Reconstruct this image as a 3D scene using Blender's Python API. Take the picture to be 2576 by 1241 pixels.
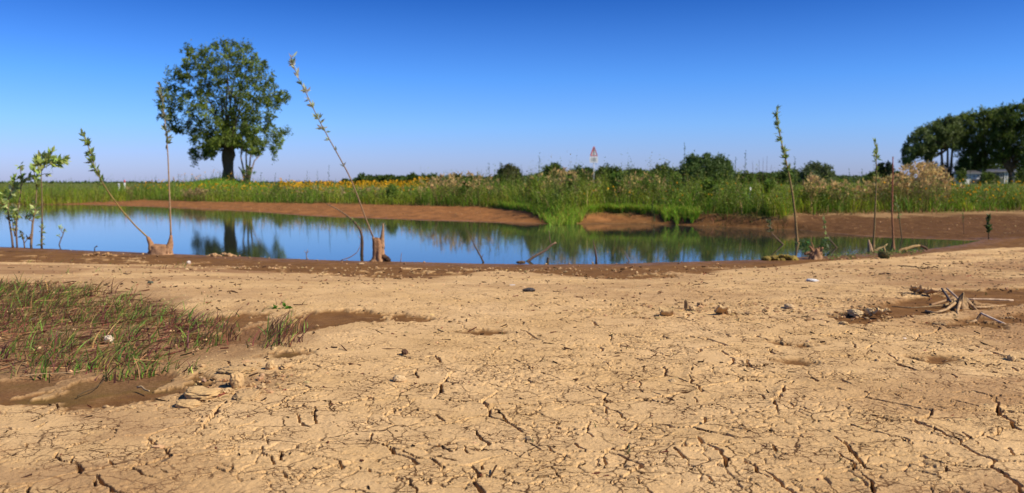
import bpy, math, random
import numpy as np

# ------------------------------------------------------------------ camera, sky, sun, exposure
scene = bpy.context.scene
COL = scene.collection
for o in list(bpy.data.objects):
    bpy.data.objects.remove(o)
HFOV = math.radians(62.0)
FP = 1288.0 / math.tan(HFOV / 2)            # focal length in units of a 2576 px wide frame
PITCH = math.atan((620.5 - 458.0) / FP)
CAMZ = 0.60
cam = bpy.data.cameras.new("camera")
cam.sensor_width = 36.0
cam.lens = 18.0 / math.tan(HFOV / 2)
cam.clip_start = 0.05
cam.clip_end = 6000
cam.dof.use_dof = True
cam.dof.focus_distance = 2.45
cam.dof.aperture_fstop = 5.4
camo = bpy.data.objects.new("camera", cam)
camo.location = (0, 0, CAMZ)
camo.rotation_euler = (math.pi / 2 - PITCH, 0, 0)
COL.objects.link(camo)
scene.camera = camo

SUN_EL = math.radians(41.0)
SUN_AZ = math.radians(112.0)                # clockwise from +Y: the sun stands to the right, a little behind the camera
world = bpy.data.worlds.new("World")
scene.world = world
world.use_nodes = True
wn, wl = world.node_tree.nodes, world.node_tree.links
bg = wn["Background"]
sky = wn.new("ShaderNodeTexSky")
sky.sky_type = 'NISHITA'
sky.sun_disc = False
sky.sun_elevation = SUN_EL
sky.sun_rotation = SUN_AZ
sky.altitude = 0
sky.air_density = 1.0
sky.dust_density = 0.4
sky.ozone_density = 3.0
tc = wn.new("ShaderNodeTexCoord"); sx = wn.new("ShaderNodeSeparateXYZ")
wl.new(tc.outputs["Generated"], sx.inputs[0])
cr = wn.new("ShaderNodeValToRGB")           # deep clean-air blue overhead, lilac low over the horizon
els = [(0.0, (0.48, 0.55, 1.04)), (0.03, (0.44, 0.56, 1.08)), (0.065, (0.36, 0.59, 1.12)), (0.117, (0.235, 0.51, 1.06)), (0.205, (0.085, 0.28, 0.72)), (0.6, (0.20, 0.36, 0.62))]
while len(cr.color_ramp.elements) < len(els): cr.color_ramp.elements.new(0.5)
for e, (p_, c_) in zip(cr.color_ramp.elements, els): e.position = p_
for e, (p_, c_) in zip(cr.color_ramp.elements, els): e.color = (*c_, 1)
wl.new(sx.outputs["Z"], cr.inputs[0])
mm = wn.new("ShaderNodeMix"); mm.data_type = 'RGBA'; mm.blend_type = 'MULTIPLY'; mm.inputs[0].default_value = 1.0
wl.new(sky.outputs["Color"], mm.inputs[6]); wl.new(cr.outputs[0], mm.inputs[7])
wl.new(mm.outputs[2], bg.inputs["Color"])
bg.inputs["Strength"].default_value = 0.113

sun = bpy.data.lights.new("sun", 'SUN')
sun.energy = 4.6
sun.angle = math.radians(0.55)
sun.color = (1.0, 0.91, 0.78)
suno = bpy.data.objects.new("sun", sun)
sd = np.array([math.sin(SUN_AZ) * math.cos(SUN_EL), math.cos(SUN_AZ) * math.cos(SUN_EL), math.sin(SUN_EL)])
from mathutils import Vector, Matrix
suno.rotation_euler = Vector(sd).to_track_quat('Z', 'Y').to_euler()
suno.location = (-10, -30, 30)
COL.objects.link(suno)

scene.view_settings.view_transform = 'Standard'
scene.view_settings.look = 'None'
scene.view_settings.exposure = 0.48
scene.view_settings.gamma = 1.0
scene.render.engine = 'CYCLES'
scene.cycles.use_denoising = True
scene.cycles.max_bounces = 6
scene.cycles.transparent_max_bounces = 4

RNG = np.random.default_rng(7)
random.seed(7)

# ------------------------------------------------------------------ geometry helpers
def ray(px, py):
    xc = (px - 1288.0) / FP
    yc = (620.5 - py) / FP
    c, s = math.cos(PITCH), math.sin(PITCH)
    return np.array([xc, c + yc * s, -s + yc * c])

def PZ(px, py, z):
    d = ray(px, py)
    t = (z - CAMZ) / d[2]
    return np.array([0, 0, CAMZ]) + d * t

def PY(px, py, Y):
    d = ray(px, py)
    return np.array([0, 0, CAMZ]) + d * (Y / d[1])

def hash2(ix, iy, seed):
    h = (ix.astype(np.int64) * 374761393 + iy.astype(np.int64) * 668265263 + seed * 2147483647 + 1013904223) & 0xFFFFFFFF
    h = ((h ^ (h >> 13)) * 1274126177) & 0xFFFFFFFF
    h = ((h ^ (h >> 16)) * 2246822519) & 0xFFFFFFFF
    return ((h ^ (h >> 15)) & 0xFFFFFF) / float(0x1000000)

def vnoise(x, y, seed=0):
    x = np.asarray(x, float); y = np.asarray(y, float)
    ix = np.floor(x); iy = np.floor(y)
    fx = x - ix; fy = y - iy
    ux = fx * fx * fx * (fx * (fx * 6 - 15) + 10); uy = fy * fy * fy * (fy * (fy * 6 - 15) + 10)
    a = hash2(ix, iy, seed); b = hash2(ix + 1, iy, seed)
    c = hash2(ix, iy + 1, seed); d = hash2(ix + 1, iy + 1, seed)
    return (a + (b - a) * ux) * (1 - uy) + (c + (d - c) * ux) * uy

def fbm(x, y, seed=0, octv=4, gain=0.5):
    s = 0; a = 1; t = 0
    for k in range(octv):
        s = s + a * vnoise(x * 2 ** k + 17.3 * k, y * 2 ** k - 9.1 * k, seed + k)
        t += a; a *= gain
    return s / t

def sstep(a, b, x):
    t = np.clip((x - a) / (b - a), 0, 1)
    return t * t * (3 - 2 * t)

# ------------------------------------------------------------------ terrain: traced shore lines
WZ = -0.10
near_px = [(-600, 606), (-250, 613), (0, 621), (150, 627), (380, 636), (480, 640), (700, 650), (900, 656), (1000, 658), (1200, 663),
           (1400, 664.5), (1550, 663), (1750, 659), (1900, 653), (1990, 648), (2100, 643), (2190, 638), (2330, 628), (2440, 612)]
NP_ = np.array([PZ(a, b, WZ)[:2] for a, b in near_px])
NX = np.concatenate([[-60, -20], NP_[:, 0], [6.2, 9, 60]])
NY = np.concatenate([[11, 10.6], NP_[:, 1], [10.9, 13.5, 30]])
far_px = [(0, 515, 514), (120, 515, 511), (230, 516.5, 504), (450, 523, 507), (620, 532, 510), (774, 544, 513), (979, 552, 516.5), (1237, 560, 522),
          (1340, 563, 527), (1400, 563, 548), (1440, 563, 541), (1530, 563, 532), (1623, 563.5, 533), (1735, 567, 546), (2000, 578, 548),
          (2207, 597, 538), (2432, 606, 537)]
FX = [-80, -30]; FY = [40, 34]; FT = [0.4, 0.4]; FB = [-0.07, -0.07]
for a, s, t in far_px:
    bt = -0.07 if a < 200 else -0.03 if a < 300 else 0.03 if a < 700 else 0.055 if a < 1300 else 0.08
    p = PZ(a, s, WZ); q = PZ(a, t, bt)
    FX.append(p[0]); FY.append(p[1]); FT.append(max(0.35, q[1] - p[1])); FB.append(bt)
FX += [6.2, 9, 60]; FY += [10.3, 11.0, 14]; FT += [4.0, 4.5, 5]; FB += [.08, .08, .08]
FX = np.array(FX); FY = np.array(FY); FT = np.array(FT); FB = np.array(FB)
TREE_Y = 35.0
MOUND = PY(560, 458, TREE_Y)

def shore_near(x):
    return np.interp(x, NX, NY)

def H(x, y):
    """smooth ground height (no cracks)"""
    x = np.asarray(x, float); y = np.asarray(y, float)
    wob = 0.10 * (fbm(x * 1.3, y * 1.3, 31, 3) - 0.5)
    dn = shore_near(x) + wob - y
    zn = np.where(dn > 0, -0.10 + 0.10 * sstep(-0.2, 3.4, dn) - 0.10 * sstep(-0.2, 3.4, 0 * dn), -0.10 + 0.16 * np.maximum(dn, -4))
    yf = np.interp(x, FX, FY); w = np.interp(x, FX, FT)
    df = y - yf - 2.2 * wob
    zf = np.where(df > 0, -0.10 + (0.10 + np.interp(x, FX, FB)) * np.clip(df / w, 0, 1) ** 1.15 + 0.07 * sstep(0, 9, df - w), -0.10 + 0.16 * np.maximum(df, -4))
    z = np.maximum(zn, zf)
    z = z + 0.05 * (fbm(x * 2.6, y * 2.2, 33, 4, 0.6) - 0.5) * sstep(0.0, 0.5, df) * sstep(6.0, 0.5, df - w)
    z = z + 0.66 * np.exp(-((x - MOUND[0]) / 2.1) ** 2 - ((y - TREE_Y + 0.4) / 2.6) ** 2)
    z = z + np.where(dn > -0.2, 0.020 * (fbm(x * 0.9, y * 0.9, 3, 3) - 0.5) * sstep(0.1, 1.5, dn), 0)
    return z

def G(px, py, it=8):
    """point of the ground seen at pixel"""
    z = 0.0
    for k in range(it):
        p = PZ(px, py, z)
        z = 0.5 * z + 0.5 * float(H(p[0], p[1]))
    p = PZ(px, py, z)
    return p

def poly_sd(x, y, poly):
    """signed distance (positive inside) to a polygon"""
    n = len(poly)
    d = np.full(x.shape, 1e9); inside = np.zeros(x.shape, bool)
    for i in range(n):
        ax, ay = poly[i]; bx, by = poly[(i + 1) % n]
        ex, ey = bx - ax, by - ay
        t = np.clip(((x - ax) * ex + (y - ay) * ey) / (ex * ex + ey * ey + 1e-12), 0, 1)
        d = np.minimum(d, np.hypot(x - ax - t * ex, y - ay - t * ey))
        c = ((ay > y) != (by > y)) & (x < (bx - ax) * (y - ay) / (by - ay + 1e-12) + ax)
        inside ^= c
    return np.where(inside, d, -d)

def wpoly(pts):
    return [tuple(G(a, b)[:2]) for a, b in pts]

# ------------------------------------------------------------------ crack traces (zoom panels of the photograph: ox, list of polylines)
CR = {
 640.6: ["W590,955 600,985 660,1015 740,1035 820,1085 880,1080 950,1125", "295,1055 370,1075 430,1090 440,1135", "W1045,910 1100,930 1160,980 1190,1010",
  "W1240,1020 1290,1050 1345,1075", "W1150,795 1180,815 1235,830 1260,870 1310,910 1350,945", "920,850 955,885", "390,890 420,910 455,945",
  "270,760 310,775 400,785 490,800", "580,820 650,825 730,830 880,830", "60,835 120,825 190,815 270,800", "210,830 220,880 265,920",
  "30,1030 70,1080 95,1110", "150,1150 180,1175 290,1180 380,1175", "W440,1125 560,1130 640,1165 720,1180 790,1195 810,1235 830,1290",
  "1095,1155 1180,1180 1270,1195 1350,1215 1450,1210", "1060,995 1060,1050 1090,1055", "1150,1100 1150,1140", "930,1000 980,1040",
  "1320,845 1390,855 1450,850", "1310,575 1370,600 1405,635", "870,565 920,560 940,590", "0,1155 90,1158", "820,630 825,665", "1035,745 1105,730",
  "620,430 700,445", "1170,600 1230,520", "450,690 560,680 640,650", "60,830 150,790 280,725"],
 1281.0: ["45,425 95,440 130,470 180,495 240,500 280,515", "420,385 460,420 515,450 515,480", "520,450 600,455 660,465", "410,555 470,575 505,615",
  "630,575 690,590 770,600 860,605 920,610", "W920,610 920,640 915,680 925,700", "W940,745 945,800", "960,815 1060,812",
  "655,685 665,740 720,745 790,765 840,790", "320,725 390,745 450,775 500,785", "W490,820 495,855", "410,890 390,935 430,965", "0,885 50,920 65,945",
  "W320,1010 360,1030 390,1045", "190,1020 220,1050 270,1075 340,1090", "W485,1045 495,1090 490,1125", "W560,1130 620,1135",
  "510,960 600,970 680,985 790,1000 870,1010", "860,1000 900,1020", "W960,985 990,1015 1050,1045 1090,1080 1105,1130", "830,1035 880,1080",
  "950,1120 970,1160 1025,1185 1030,1210", "W1335,1025 1345,1050 1400,1080", "W1195,1105 1250,1140 1270,1170 1310,1190 1380,1210 1451,1220 1600,1250",
  "1075,540 1110,565 1180,570 1280,575 1340,580", "1205,590 1220,615", "1080,770 1150,780 1240,770", "W1390,720 1370,770 1345,790 1360,850",
  "1250,460 1300,480 1400,485", "905,460 980,480", "W655,1190 665,1220 700,1235 720,1290", "530,1200 540,1235", "200,1180 260,1195",
  "150,900 200,920 270,925 370,930", "35,845 100,858", "1080,930 1190,945", "W978,880 992,895", "1260,765 1300,790", "180,670 240,672", "1195,690 1290,700",
  "270,510 400,515 500,515", "0,340 60,335", "560,650 620,665", "620,770 700,775 760,790"],
 1855.3: ["W475,1050 530,1085 580,1110 580,1160", "480,985 530,1015 600,1030 690,1040", "570,925 650,960 760,985 850,1000 890,1025", "1000,940 970,975",
  "W1140,970 1190,1005 1225,1040", "W1065,1150 1040,1175 1030,1205", "W620,1170 660,1200 690,1240 700,1290", "500,820 560,835 615,850", "440,880 470,910",
  "1080,795 1170,815 1270,840", "1240,965 1260,990 1310,1015", "1375,1050 1385,1085 1451,1085", "910,1090 980,1110 1050,1130", "W350,650 370,690 410,700",
  "500,735 540,745", "800,765 830,780", "W1080,665 1110,685 1140,690", "955,520 1040,535 1120,535", "1265,925 1340,945 1420,965", "580,490 610,540",
  "1200,505 1260,530 1310,545", "1390,620 1410,640", "1130,560 1160,580", "730,820 800,850", "690,700 760,690", "300,810 450,835", "890,1160 990,1180",
  "1210,1130 1300,1150"],
 0.0: ["W1005,890 1030,920 1085,928", "W1225,915 1285,890", "640,965 720,965 800,968 900,970", "1315,1035 1360,1070 1385,1110", "560,1060 560,1110 580,1120",
  "575,930 580,965 530,1000", "370,1075 365,1110", "120,1010 130,1025", "810,1140 830,1165", "W470,1200 490,1235", "180,920 240,890",
  "1085,1130 1140,1155 1180,1120", "1270,1180 1290,1190", "680,1100 740,1110", "300,860 330,845", "20,920 110,930", "900,780 1000,800", "60,1130 190,1140",
  "850,1110 760,1130", "1130,1040 1200,1030", "230,1000 330,985"],
}
cracks = []
for ox, L in CR.items():
    for s in L:
        wide = s[0] == 'W'
        pts = [tuple(map(float, t.split(','))) for t in s.lstrip('W').split()]
        wp = [PZ(ox + 0.4967 * a, 624.6 + 0.4967 * b, 0.0)[:2] for a, b in pts]
        cracks.append((wide, wp))

# ------------------------------------------------------------------ terrain mesh: one sheet, finer towards the viewer's ground
ustep = 0.0011
uf = np.arange(-0.655, 0.655 + ustep, ustep)
ue = []; u = uf[-1]; d = ustep
while u < 1.15:
    d = min(d * 1.06, 0.0032); u += d; ue.append(u)
NMID = len(ue)
while u < 9:
    d *= 1.13; u += d; ue.append(u)
U = np.concatenate([-np.array(ue[::-1]), uf, ue])
ys = [1.35]
while ys[-1] < 9.6: ys.append(ys[-1] * 1.0018)
while ys[-1] < 24: ys.append(ys[-1] * 1.0042)
while ys[-1] < 45: ys.append(ys[-1] * 1.012)
while ys[-1] < 2500: ys.append(ys[-1] * 1.08)
yb = [-40, -15, -6, -2.5, -1, 0, 0.5, 0.8, 1.0, 1.15, 1.25, 1.3]
YS = np.array(yb + ys)
SC = np.maximum(YS, 1.35); SC[:3] = [40, 15, 6]; SC[3] = 2.5
X = SC[:, None] * U[None, :]
Yg = np.repeat(YS[:, None], len(U), 1)
Z = H(X, Yg)
R, Cn = X.shape
iy1 = int(np.searchsorted(YS, 9.6)); ju0 = len(ue) - NMID; ju1 = len(ue) + len(uf) + NMID
sl = (slice(6, iy1), slice(ju0, ju1))
x = X[sl]; y = Yg[sl]
dn = shore_near(x) - y

# moisture zones (world polygons traced from the photograph)
Wp = [
 [(430, 806), (540, 796), (640, 786), (760, 790), (870, 783), (990, 792), (1090, 808), (1000, 815), (900, 816), (800, 826), (720, 842), (650, 862), (560, 868), (470, 850)],
 [(655, 900), (700, 886), (770, 884), (795, 894), (740, 905), (680, 911)],
 [(-200, 962), (0, 955), (200, 948), (400, 940), (535, 950), (545, 985), (430, 996), (350, 1012), (290, 1030), (200, 1034), (120, 1028), (0, 1034), (-200, 1040)],
 [(2110, 800), (2190, 772), (2290, 755), (2400, 733), (2576, 728), (2750, 730), (2750, 775), (2576, 768), (2480, 785), (2400, 790), (2290, 800), (2200, 815), (2130, 818)],
 [(2270, 826), (2360, 812), (2470, 800), (2620, 792), (2620, 812), (2500, 826), (2380, 835)],
 [(1950, 866), (2030, 862), (2060, 870), (2000, 878)], [(2300, 905), (2380, 898), (2420, 910), (2350, 922)],
 [(1960, 914), (2010, 908), (2040, 918), (1990, 924)], [(1150, 840), (1210, 836), (1260, 840), (1200, 846)],
]
wet = np.zeros(x.shape)
edge = 0.26 * (fbm(x * 7, y * 3.5, 51, 6, 0.68) - 0.5)
for k, p in enumerate(Wp):
    sdw = poly_sd(x, y, wpoly(p))
    wet = np.maximum(wet, sstep(-0.03, 0.03, sdw + edge * (1 if k < 5 else 0.6)))
sline = [(-300, 664), (0, 663), (150, 664), (330, 666), (420, 668), (560, 678), (740, 690), (860, 697), (990, 700), (1150, 697), (1200, 687), (1260, 682),
         (1330, 686), (1500, 699), (1560, 703), (1700, 699), (1790, 686), (1870, 676), (1960, 671), (2040, 664), (2120, 656), (2200, 650), (2300, 641), (2440, 628), (2700, 618)]
SW = np.array([G(a, b)[:2] for a, b in sline])
dsh = np.interp(x, SW[:, 0], SW[:, 1])
shw = sstep(-0.09, 0.09, y - dsh + 0.55 * (fbm(x * 1.6, y * 3, 77, 5, 0.6) - 0.5))
wet = np.maximum(wet, shw)
crust = sstep(0.66, 0.72, fbm(x * 5.0, y * 2.4, 81, 6, 0.7)) * sstep(-0.2, 0.5, y - dsh) * sstep(0.35, 0.8, dn)
wet = wet * (1 - 0.85 * crust)
isl = sstep(0.63, 0.68, fbm(x * 6, y * 3.2, 85, 6, 0.68)) * (dn > 1.0)
wet = wet * (1 - 0.8 * isl)
Gp = wpoly([(-300, 730), (0, 722), (200, 735), (330, 752), (420, 790), (560, 815), (700, 860), (640, 885), (560, 905), (430, 945), (200, 952), (0, 955), (-300, 960)])
sdg = poly_sd(x, y, Gp)
duff = sstep(-0.42, 0.30, sdg + 0.9 * (fbm(x * 4, y * 4, 91, 4) - 0.5))
tanny = sstep(0.45, 0.62, fbm(x * 1.2 + 3, y * 2.0, 61, 4)) * sstep(3.2, 4.5, y) * 0.35 + 0.75 * sstep(0.4, 2.2, -x) * sstep(4.6, 6.2, y) * sstep(0.36, 0.56, fbm(x * 1.5, y * 3.5, 62, 4))
rightbrown = sstep(0.25, 0.65, x / np.maximum(y, 1)) * 0.75 * sstep(0.36, 0.60, fbm(x * 2.2, y * 2.6, 66, 5, 0.55)) + 0.55 * sstep(-0.2, -0.5, x / y) * sstep(2.7, 1.9, y) * sstep(0.36, 0.6, fbm(x * 3, y * 3, 67, 5, 0.6))

# crack pattern
dry = np.clip(1 - 1.25 * wet, 0, 1) * (1 - duff)
fade = sstep(5.6, 3.6, y) * dry
jag = 0.007 * (fbm(x * 75, y * 75, 5, 3, 0.65) - 0.5)
def voronoi_edge(x, y, s, seed, jit=0.85):
    px = x / s; py = y / s
    ix = np.floor(px); iy = np.floor(py)
    best = np.full(x.shape, 1e9); bx = np.zeros(x.shape); by = np.zeros(x.shape)
    for dx in (-1, 0, 1):
        for dy in (-1, 0, 1):
            cx = ix + dx; cy = iy + dy
            qx = cx + 0.5 + jit * (hash2(cx, cy, seed) - 0.5); qy = cy + 0.5 + jit * (hash2(cx, cy, seed + 9) - 0.5)
            dd = (qx - px) ** 2 + (qy - py) ** 2
            m = dd < best
            best = np.where(m, dd, best); bx = np.where(m, qx, bx); by = np.where(m, qy, by)
    e = np.full(x.shape, 1e9)
    for dx in (-2, -1, 0, 1, 2):
        for dy in (-2, -1, 0, 1, 2):
            cx = ix + dx; cy = iy + dy
            qx = cx + 0.5 + jit * (hash2(cx, cy, seed) - 0.5); qy = cy + 0.5 + jit * (hash2(cx, cy, seed + 9) - 0.5)
            ex = qx - bx; ey = qy - by; L = np.hypot(ex, ey)
            ok = L > 1e-6
            mid = ((bx + qx) / 2 - px) * ex + ((by + qy) / 2 - py) * ey
            e = np.where(ok, np.minimum(e, np.abs(mid) / np.maximum(L, 1e-6)), e)
    return e * s
wx = x + 0.05 * (fbm(x * 7, y * 7, 11, 4) - 0.5) * 2
wy = y + 0.05 * (fbm(x * 7 + 40, y * 7, 12, 4) - 0.5) * 2
zone = sstep(-0.55, 0.35, x / y + 0.9 * sstep(3.3, 1.9, y) - 0.25)
e1 = voronoi_edge(wx * 0.8, wy * 1.05, 0.20, 21)
o1 = fbm(x * 5, y * 5, 14, 3)
w1 = 0.0044 * sstep(0.40, 0.62, o1) * (0.3 + 0.7 * zone) * fade
wx2 = x + 0.03 * (fbm(x * 18, y * 18, 15, 3) - 0.5) * 2; wy2 = y + 0.03 * (fbm(x * 18 + 9, y * 18, 16, 3) - 0.5) * 2
e2 = voronoi_edge(wx2, wy2 * 1.5, 0.062, 25)
w2 = 0.0034 * sstep(0.44, 0.62, fbm(x * 9, y * 9, 17, 3)) * (0.25 + 0.75 * zone) * fade
depth = 0.045 * sstep(1.0, 0.6, (e1 + 0.6 * jag) / np.maximum(w1, 1e-5)) * (w1 > 0.0008)
depth = np.maximum(depth, 0.005 * sstep(1.0, 0.4, (e2 + 0.3 * jag) / np.maximum(w2, 1e-5)) * (w2 > 0.0006))
lift = 0.0022 * np.exp(-(e1 / 0.018) ** 2) * sstep(0.0, 0.005, w1)
us = U[ju0:ju1]; yr = YS[6:iy1]
for ci, (wide, wp) in enumerate(cracks):
    for k in range(len(wp) - 1):
        a = np.array(wp[k]); b = np.array(wp[k + 1])
        m = 0.06
        r0, r1 = np.searchsorted(yr, [min(a[1], b[1]) - m, max(a[1], b[1]) + m])
        ulo = min((a[0] - m) / max(a[1], .5), (b[0] - m) / max(b[1], .5), (min(a[0], b[0]) - m) / (min(a[1], b[1])))
        uhi = max((a[0] + m) / max(a[1], .5), (b[0] + m) / max(b[1], .5), (max(a[0], b[0]) + m) / (min(a[1], b[1])))
        c0, c1 = np.searchsorted(us, [ulo, uhi])
        if r1 <= r0 or c1 <= c0: continue
        ss = (slice(r0, r1), slice(c0, c1))
        xx = x[ss] + 0.010 * (fbm(x[ss] * 30, y[ss] * 30, 41, 3) - 0.5) * 2
        yy = y[ss] + 0.014 * (fbm(x[ss] * 30 + 5, y[ss] * 30, 42, 3) - 0.5) * 2
        e = b - a; L2 = e @ e
        t = np.clip(((xx - a[0]) * e[0] + (yy - a[1]) * e[1]) / L2, 0, 1)
        dd = np.hypot(xx - a[0] - t * e[0], yy - a[1] - t * e[1]) + 0.5 * jag[ss]
        op = 0.35 + 1.1 * sstep(0.35, 0.62, fbm(x[ss] * 11 + ci, y[ss] * 11, 43, 3))
        dist = 0.5 * (a[1] + b[1])
        w = (0.0027 if wide else 0.0023) * op * (0.65 + 0.16 * dist)
        depth[ss] = np.maximum(depth[ss], (0.075 if wide else 0.040) * sstep(1.0, 0.62, dd / w))
        lift[ss] = np.maximum(lift[ss], (0.003 if wide else 0.002) * np.exp(-(dd / 0.02) ** 2))
pit = sstep(0.80, 0.90, vnoise(x * 55, y * 40, 71)) * sstep(0.5, 0.7, fbm(x * 3, y * 3, 72, 3)) * sstep(6.5, 4.5, y) * (1 - wet)
rub = sstep(0.52, 0.66, fbm(x * 1.7 + 8, y * 2.3, 73, 4)) * (1 - wet)
micro = 0.005 * (fbm(x * 4, y * 4, 74, 3) - 0.5) + (0.0006 + 0.004 * rub) * (fbm(x * 30, y * 30, 75, 3, 0.6) - 0.5) + (0.0016 + 0.0016 * rub) * (fbm(x * 110, y * 110, 76, 2) - 0.5)
band = np.exp(-((y - 4.25 - 0.25 * (fbm(x * 1.5, 0 * x, 79, 2) - .5) * 2) / 0.22) ** 2) * sstep(0.15, 0.5, x / y) * sstep(0.52, 0.36, x / y) * (1 - wet)
micro = micro + band * 0.035 * (fbm(x * 12, y * 12, 78, 4, 0.6) - 0.45)
rb = sstep(0.30, 0.5, x / y) * sstep(4.6, 6.0, y) * (1 - wet)
micro = micro + rb * 0.022 * (fbm(x * 9, y * 9, 80, 4, 0.6) - 0.5)
fadeu = sstep(1.14, 1.0, np.abs(U[ju0:ju1]))[None, :]
Z[sl] += fadeu * (-depth + lift * dry + micro * (1 - 0.75 * wet) - 0.002 * pit + 0.010 * (1 - wet) * sstep(0, 1, dn) - 0.010 * duff)
# attributes over the whole sheet
yfA = np.interp(X, FX, FY); wA = np.interp(X, FX, FT)
dfA = Yg - yfA
field = sstep(-0.12, 0.25, dfA - wA + 0.5 * (fbm(X * 1.5, Yg * 1.5, 95, 3) - 0.5))
wetA = np.ones(X.shape) * np.where(Yg > 9.0, 1.0, 0.0)
wetA[sl] = wet
bankdry = 0.38 * sstep(0.74, 1.0, dfA / wA + 0.45 * (fbm(X * 2, Yg * 2, 96, 3) - 0.5)) * sstep(3.5, 5.5, X) * (Yg > 9.0)
wetA = wetA * (1 - bankdry)
farred = sstep(0.0, 0.4, dfA) * sstep(5.0, 1.0, X)
duffA = np.zeros(X.shape); duffA[sl] = duff
crackyA = np.zeros(X.shape); crackyA[sl] = fadeu * sstep(6.8, 4.8, y) * np.clip(0.45 + 0.65 * zone, 0, 1) * (1 - wet)
farmud = sstep(0.0, 0.4, dfA) * sstep(1.0, 5.0, X)
brownA = np.zeros(X.shape); brownA[sl] = fadeu * np.clip(tanny + rightbrown, 0, 1)  # tan and brown soil tone of the dry mud
algA = np.zeros(X.shape)
algA[sl] = sstep(0.45, 0.65, fbm(x * 4, y * 6, 97, 4)) * np.maximum(sstep(-.05, .05, poly_sd(x, y, wpoly(Wp[2]))), np.maximum(sstep(-.05, .05, poly_sd(x, y, wpoly(Wp[1]))), sstep(-.05, .1, poly_sd(x, y, wpoly(Wp[4])))))

def grid_mesh(name, X, Y, Z):
    R, C = X.shape
    me = bpy.data.meshes.new(name)
    co = np.stack([X, Y, Z], -1).reshape(-1, 3).astype(np.float32)
    idx = np.arange(R * C).reshape(R, C)
    q = np.stack([idx[:-1, :-1], idx[:-1, 1:], idx[1:, 1:], idx[1:, :-1]], -1).reshape(-1, 4).astype(np.int32)
    me.vertices.add(len(co)); me.vertices.foreach_set("co", co.ravel())
    me.loops.add(q.size); me.loops.foreach_set("vertex_index", q.ravel())
    me.polygons.add(len(q))
    me.polygons.foreach_set("loop_start", np.arange(0, q.size, 4, dtype=np.int32))
    me.polygons.foreach_set("loop_total", np.full(len(q), 4, np.int32))
    me.polygons.foreach_set("use_smooth", np.ones(len(q), bool))
    me.update(); me.validate()
    return me

ground_me = grid_mesh("ground", X, Yg, Z)
def attr(me, name, arr):
    a = me.attributes.new(name, 'FLOAT', 'POINT')
    a.data.foreach_set("value", np.ascontiguousarray(arr, dtype=np.float32).ravel())
for n, a in (("wet", wetA), ("field", field), ("duff", duffA), ("brown_soil", brownA), ("algae", algA), ("redbank", farred), ("cracky", crackyA), ("farmud", farmud), ("turf", np.exp(-((X - MOUND[0]) / 3.0) ** 2 - ((Yg - TREE_Y + 0.4) / 3.5) ** 2))):
    attr(ground_me, n, a)
ground = bpy.data.objects.new("ground", ground_me)
ground["kind"] = "structure"; ground["label"] = "dry cracked mud shore, damp pond bank and meadow soil"
COL.objects.link(ground)

# ------------------------------------------------------------------ materials
def newmat(name):
    m = bpy.data.materials.new(name); m.use_nodes = True
    nt = m.node_tree; b = nt.nodes["Principled BSDF"]
    b.inputs["Roughness"].default_value = 0.85
    b.inputs["Specular IOR Level"].default_value = 0.25
    return m, nt, b

def mixc(nt, fac, a, b, typ='MIX'):
    n = nt.nodes.new("ShaderNodeMix"); n.data_type = 'RGBA'; n.blend_type = typ
    for sock, v in ((0, fac), (6, a), (7, b)):
        if hasattr(v, "is_linked"): nt.links.new(v, n.inputs[sock])
        elif isinstance(v, (int, float)): n.inputs[sock].default_value = v
        else: n.inputs[sock].default_value = (*v, 1)
    return n.outputs[2]

def noise(nt, scale, detail=4, rough=0.55, vec=None):
    n = nt.nodes.new("ShaderNodeTexNoise"); n.inputs["Scale"].default_value = scale
    n.inputs["Detail"].default_value = detail; n.inputs["Roughness"].default_value = rough
    if vec is not None: nt.links.new(vec, n.inputs["Vector"])
    return n.outputs["Fac"]

def ramp(nt, v, a, b, lo=0.0, hi=1.0):
    n = nt.nodes.new("ShaderNodeMapRange"); n.inputs[1].default_value = a; n.inputs[2].default_value = b
    n.inputs[3].default_value = lo; n.inputs[4].default_value = hi
    nt.links.new(v, n.inputs[0]); return n.outputs[0]

def gattr(nt, name):
    n = nt.nodes.new("ShaderNodeAttribute"); n.attribute_name = name
    return n

def geo_pos(nt):
    return nt.nodes.new("ShaderNodeNewGeometry").outputs["Position"]

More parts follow.
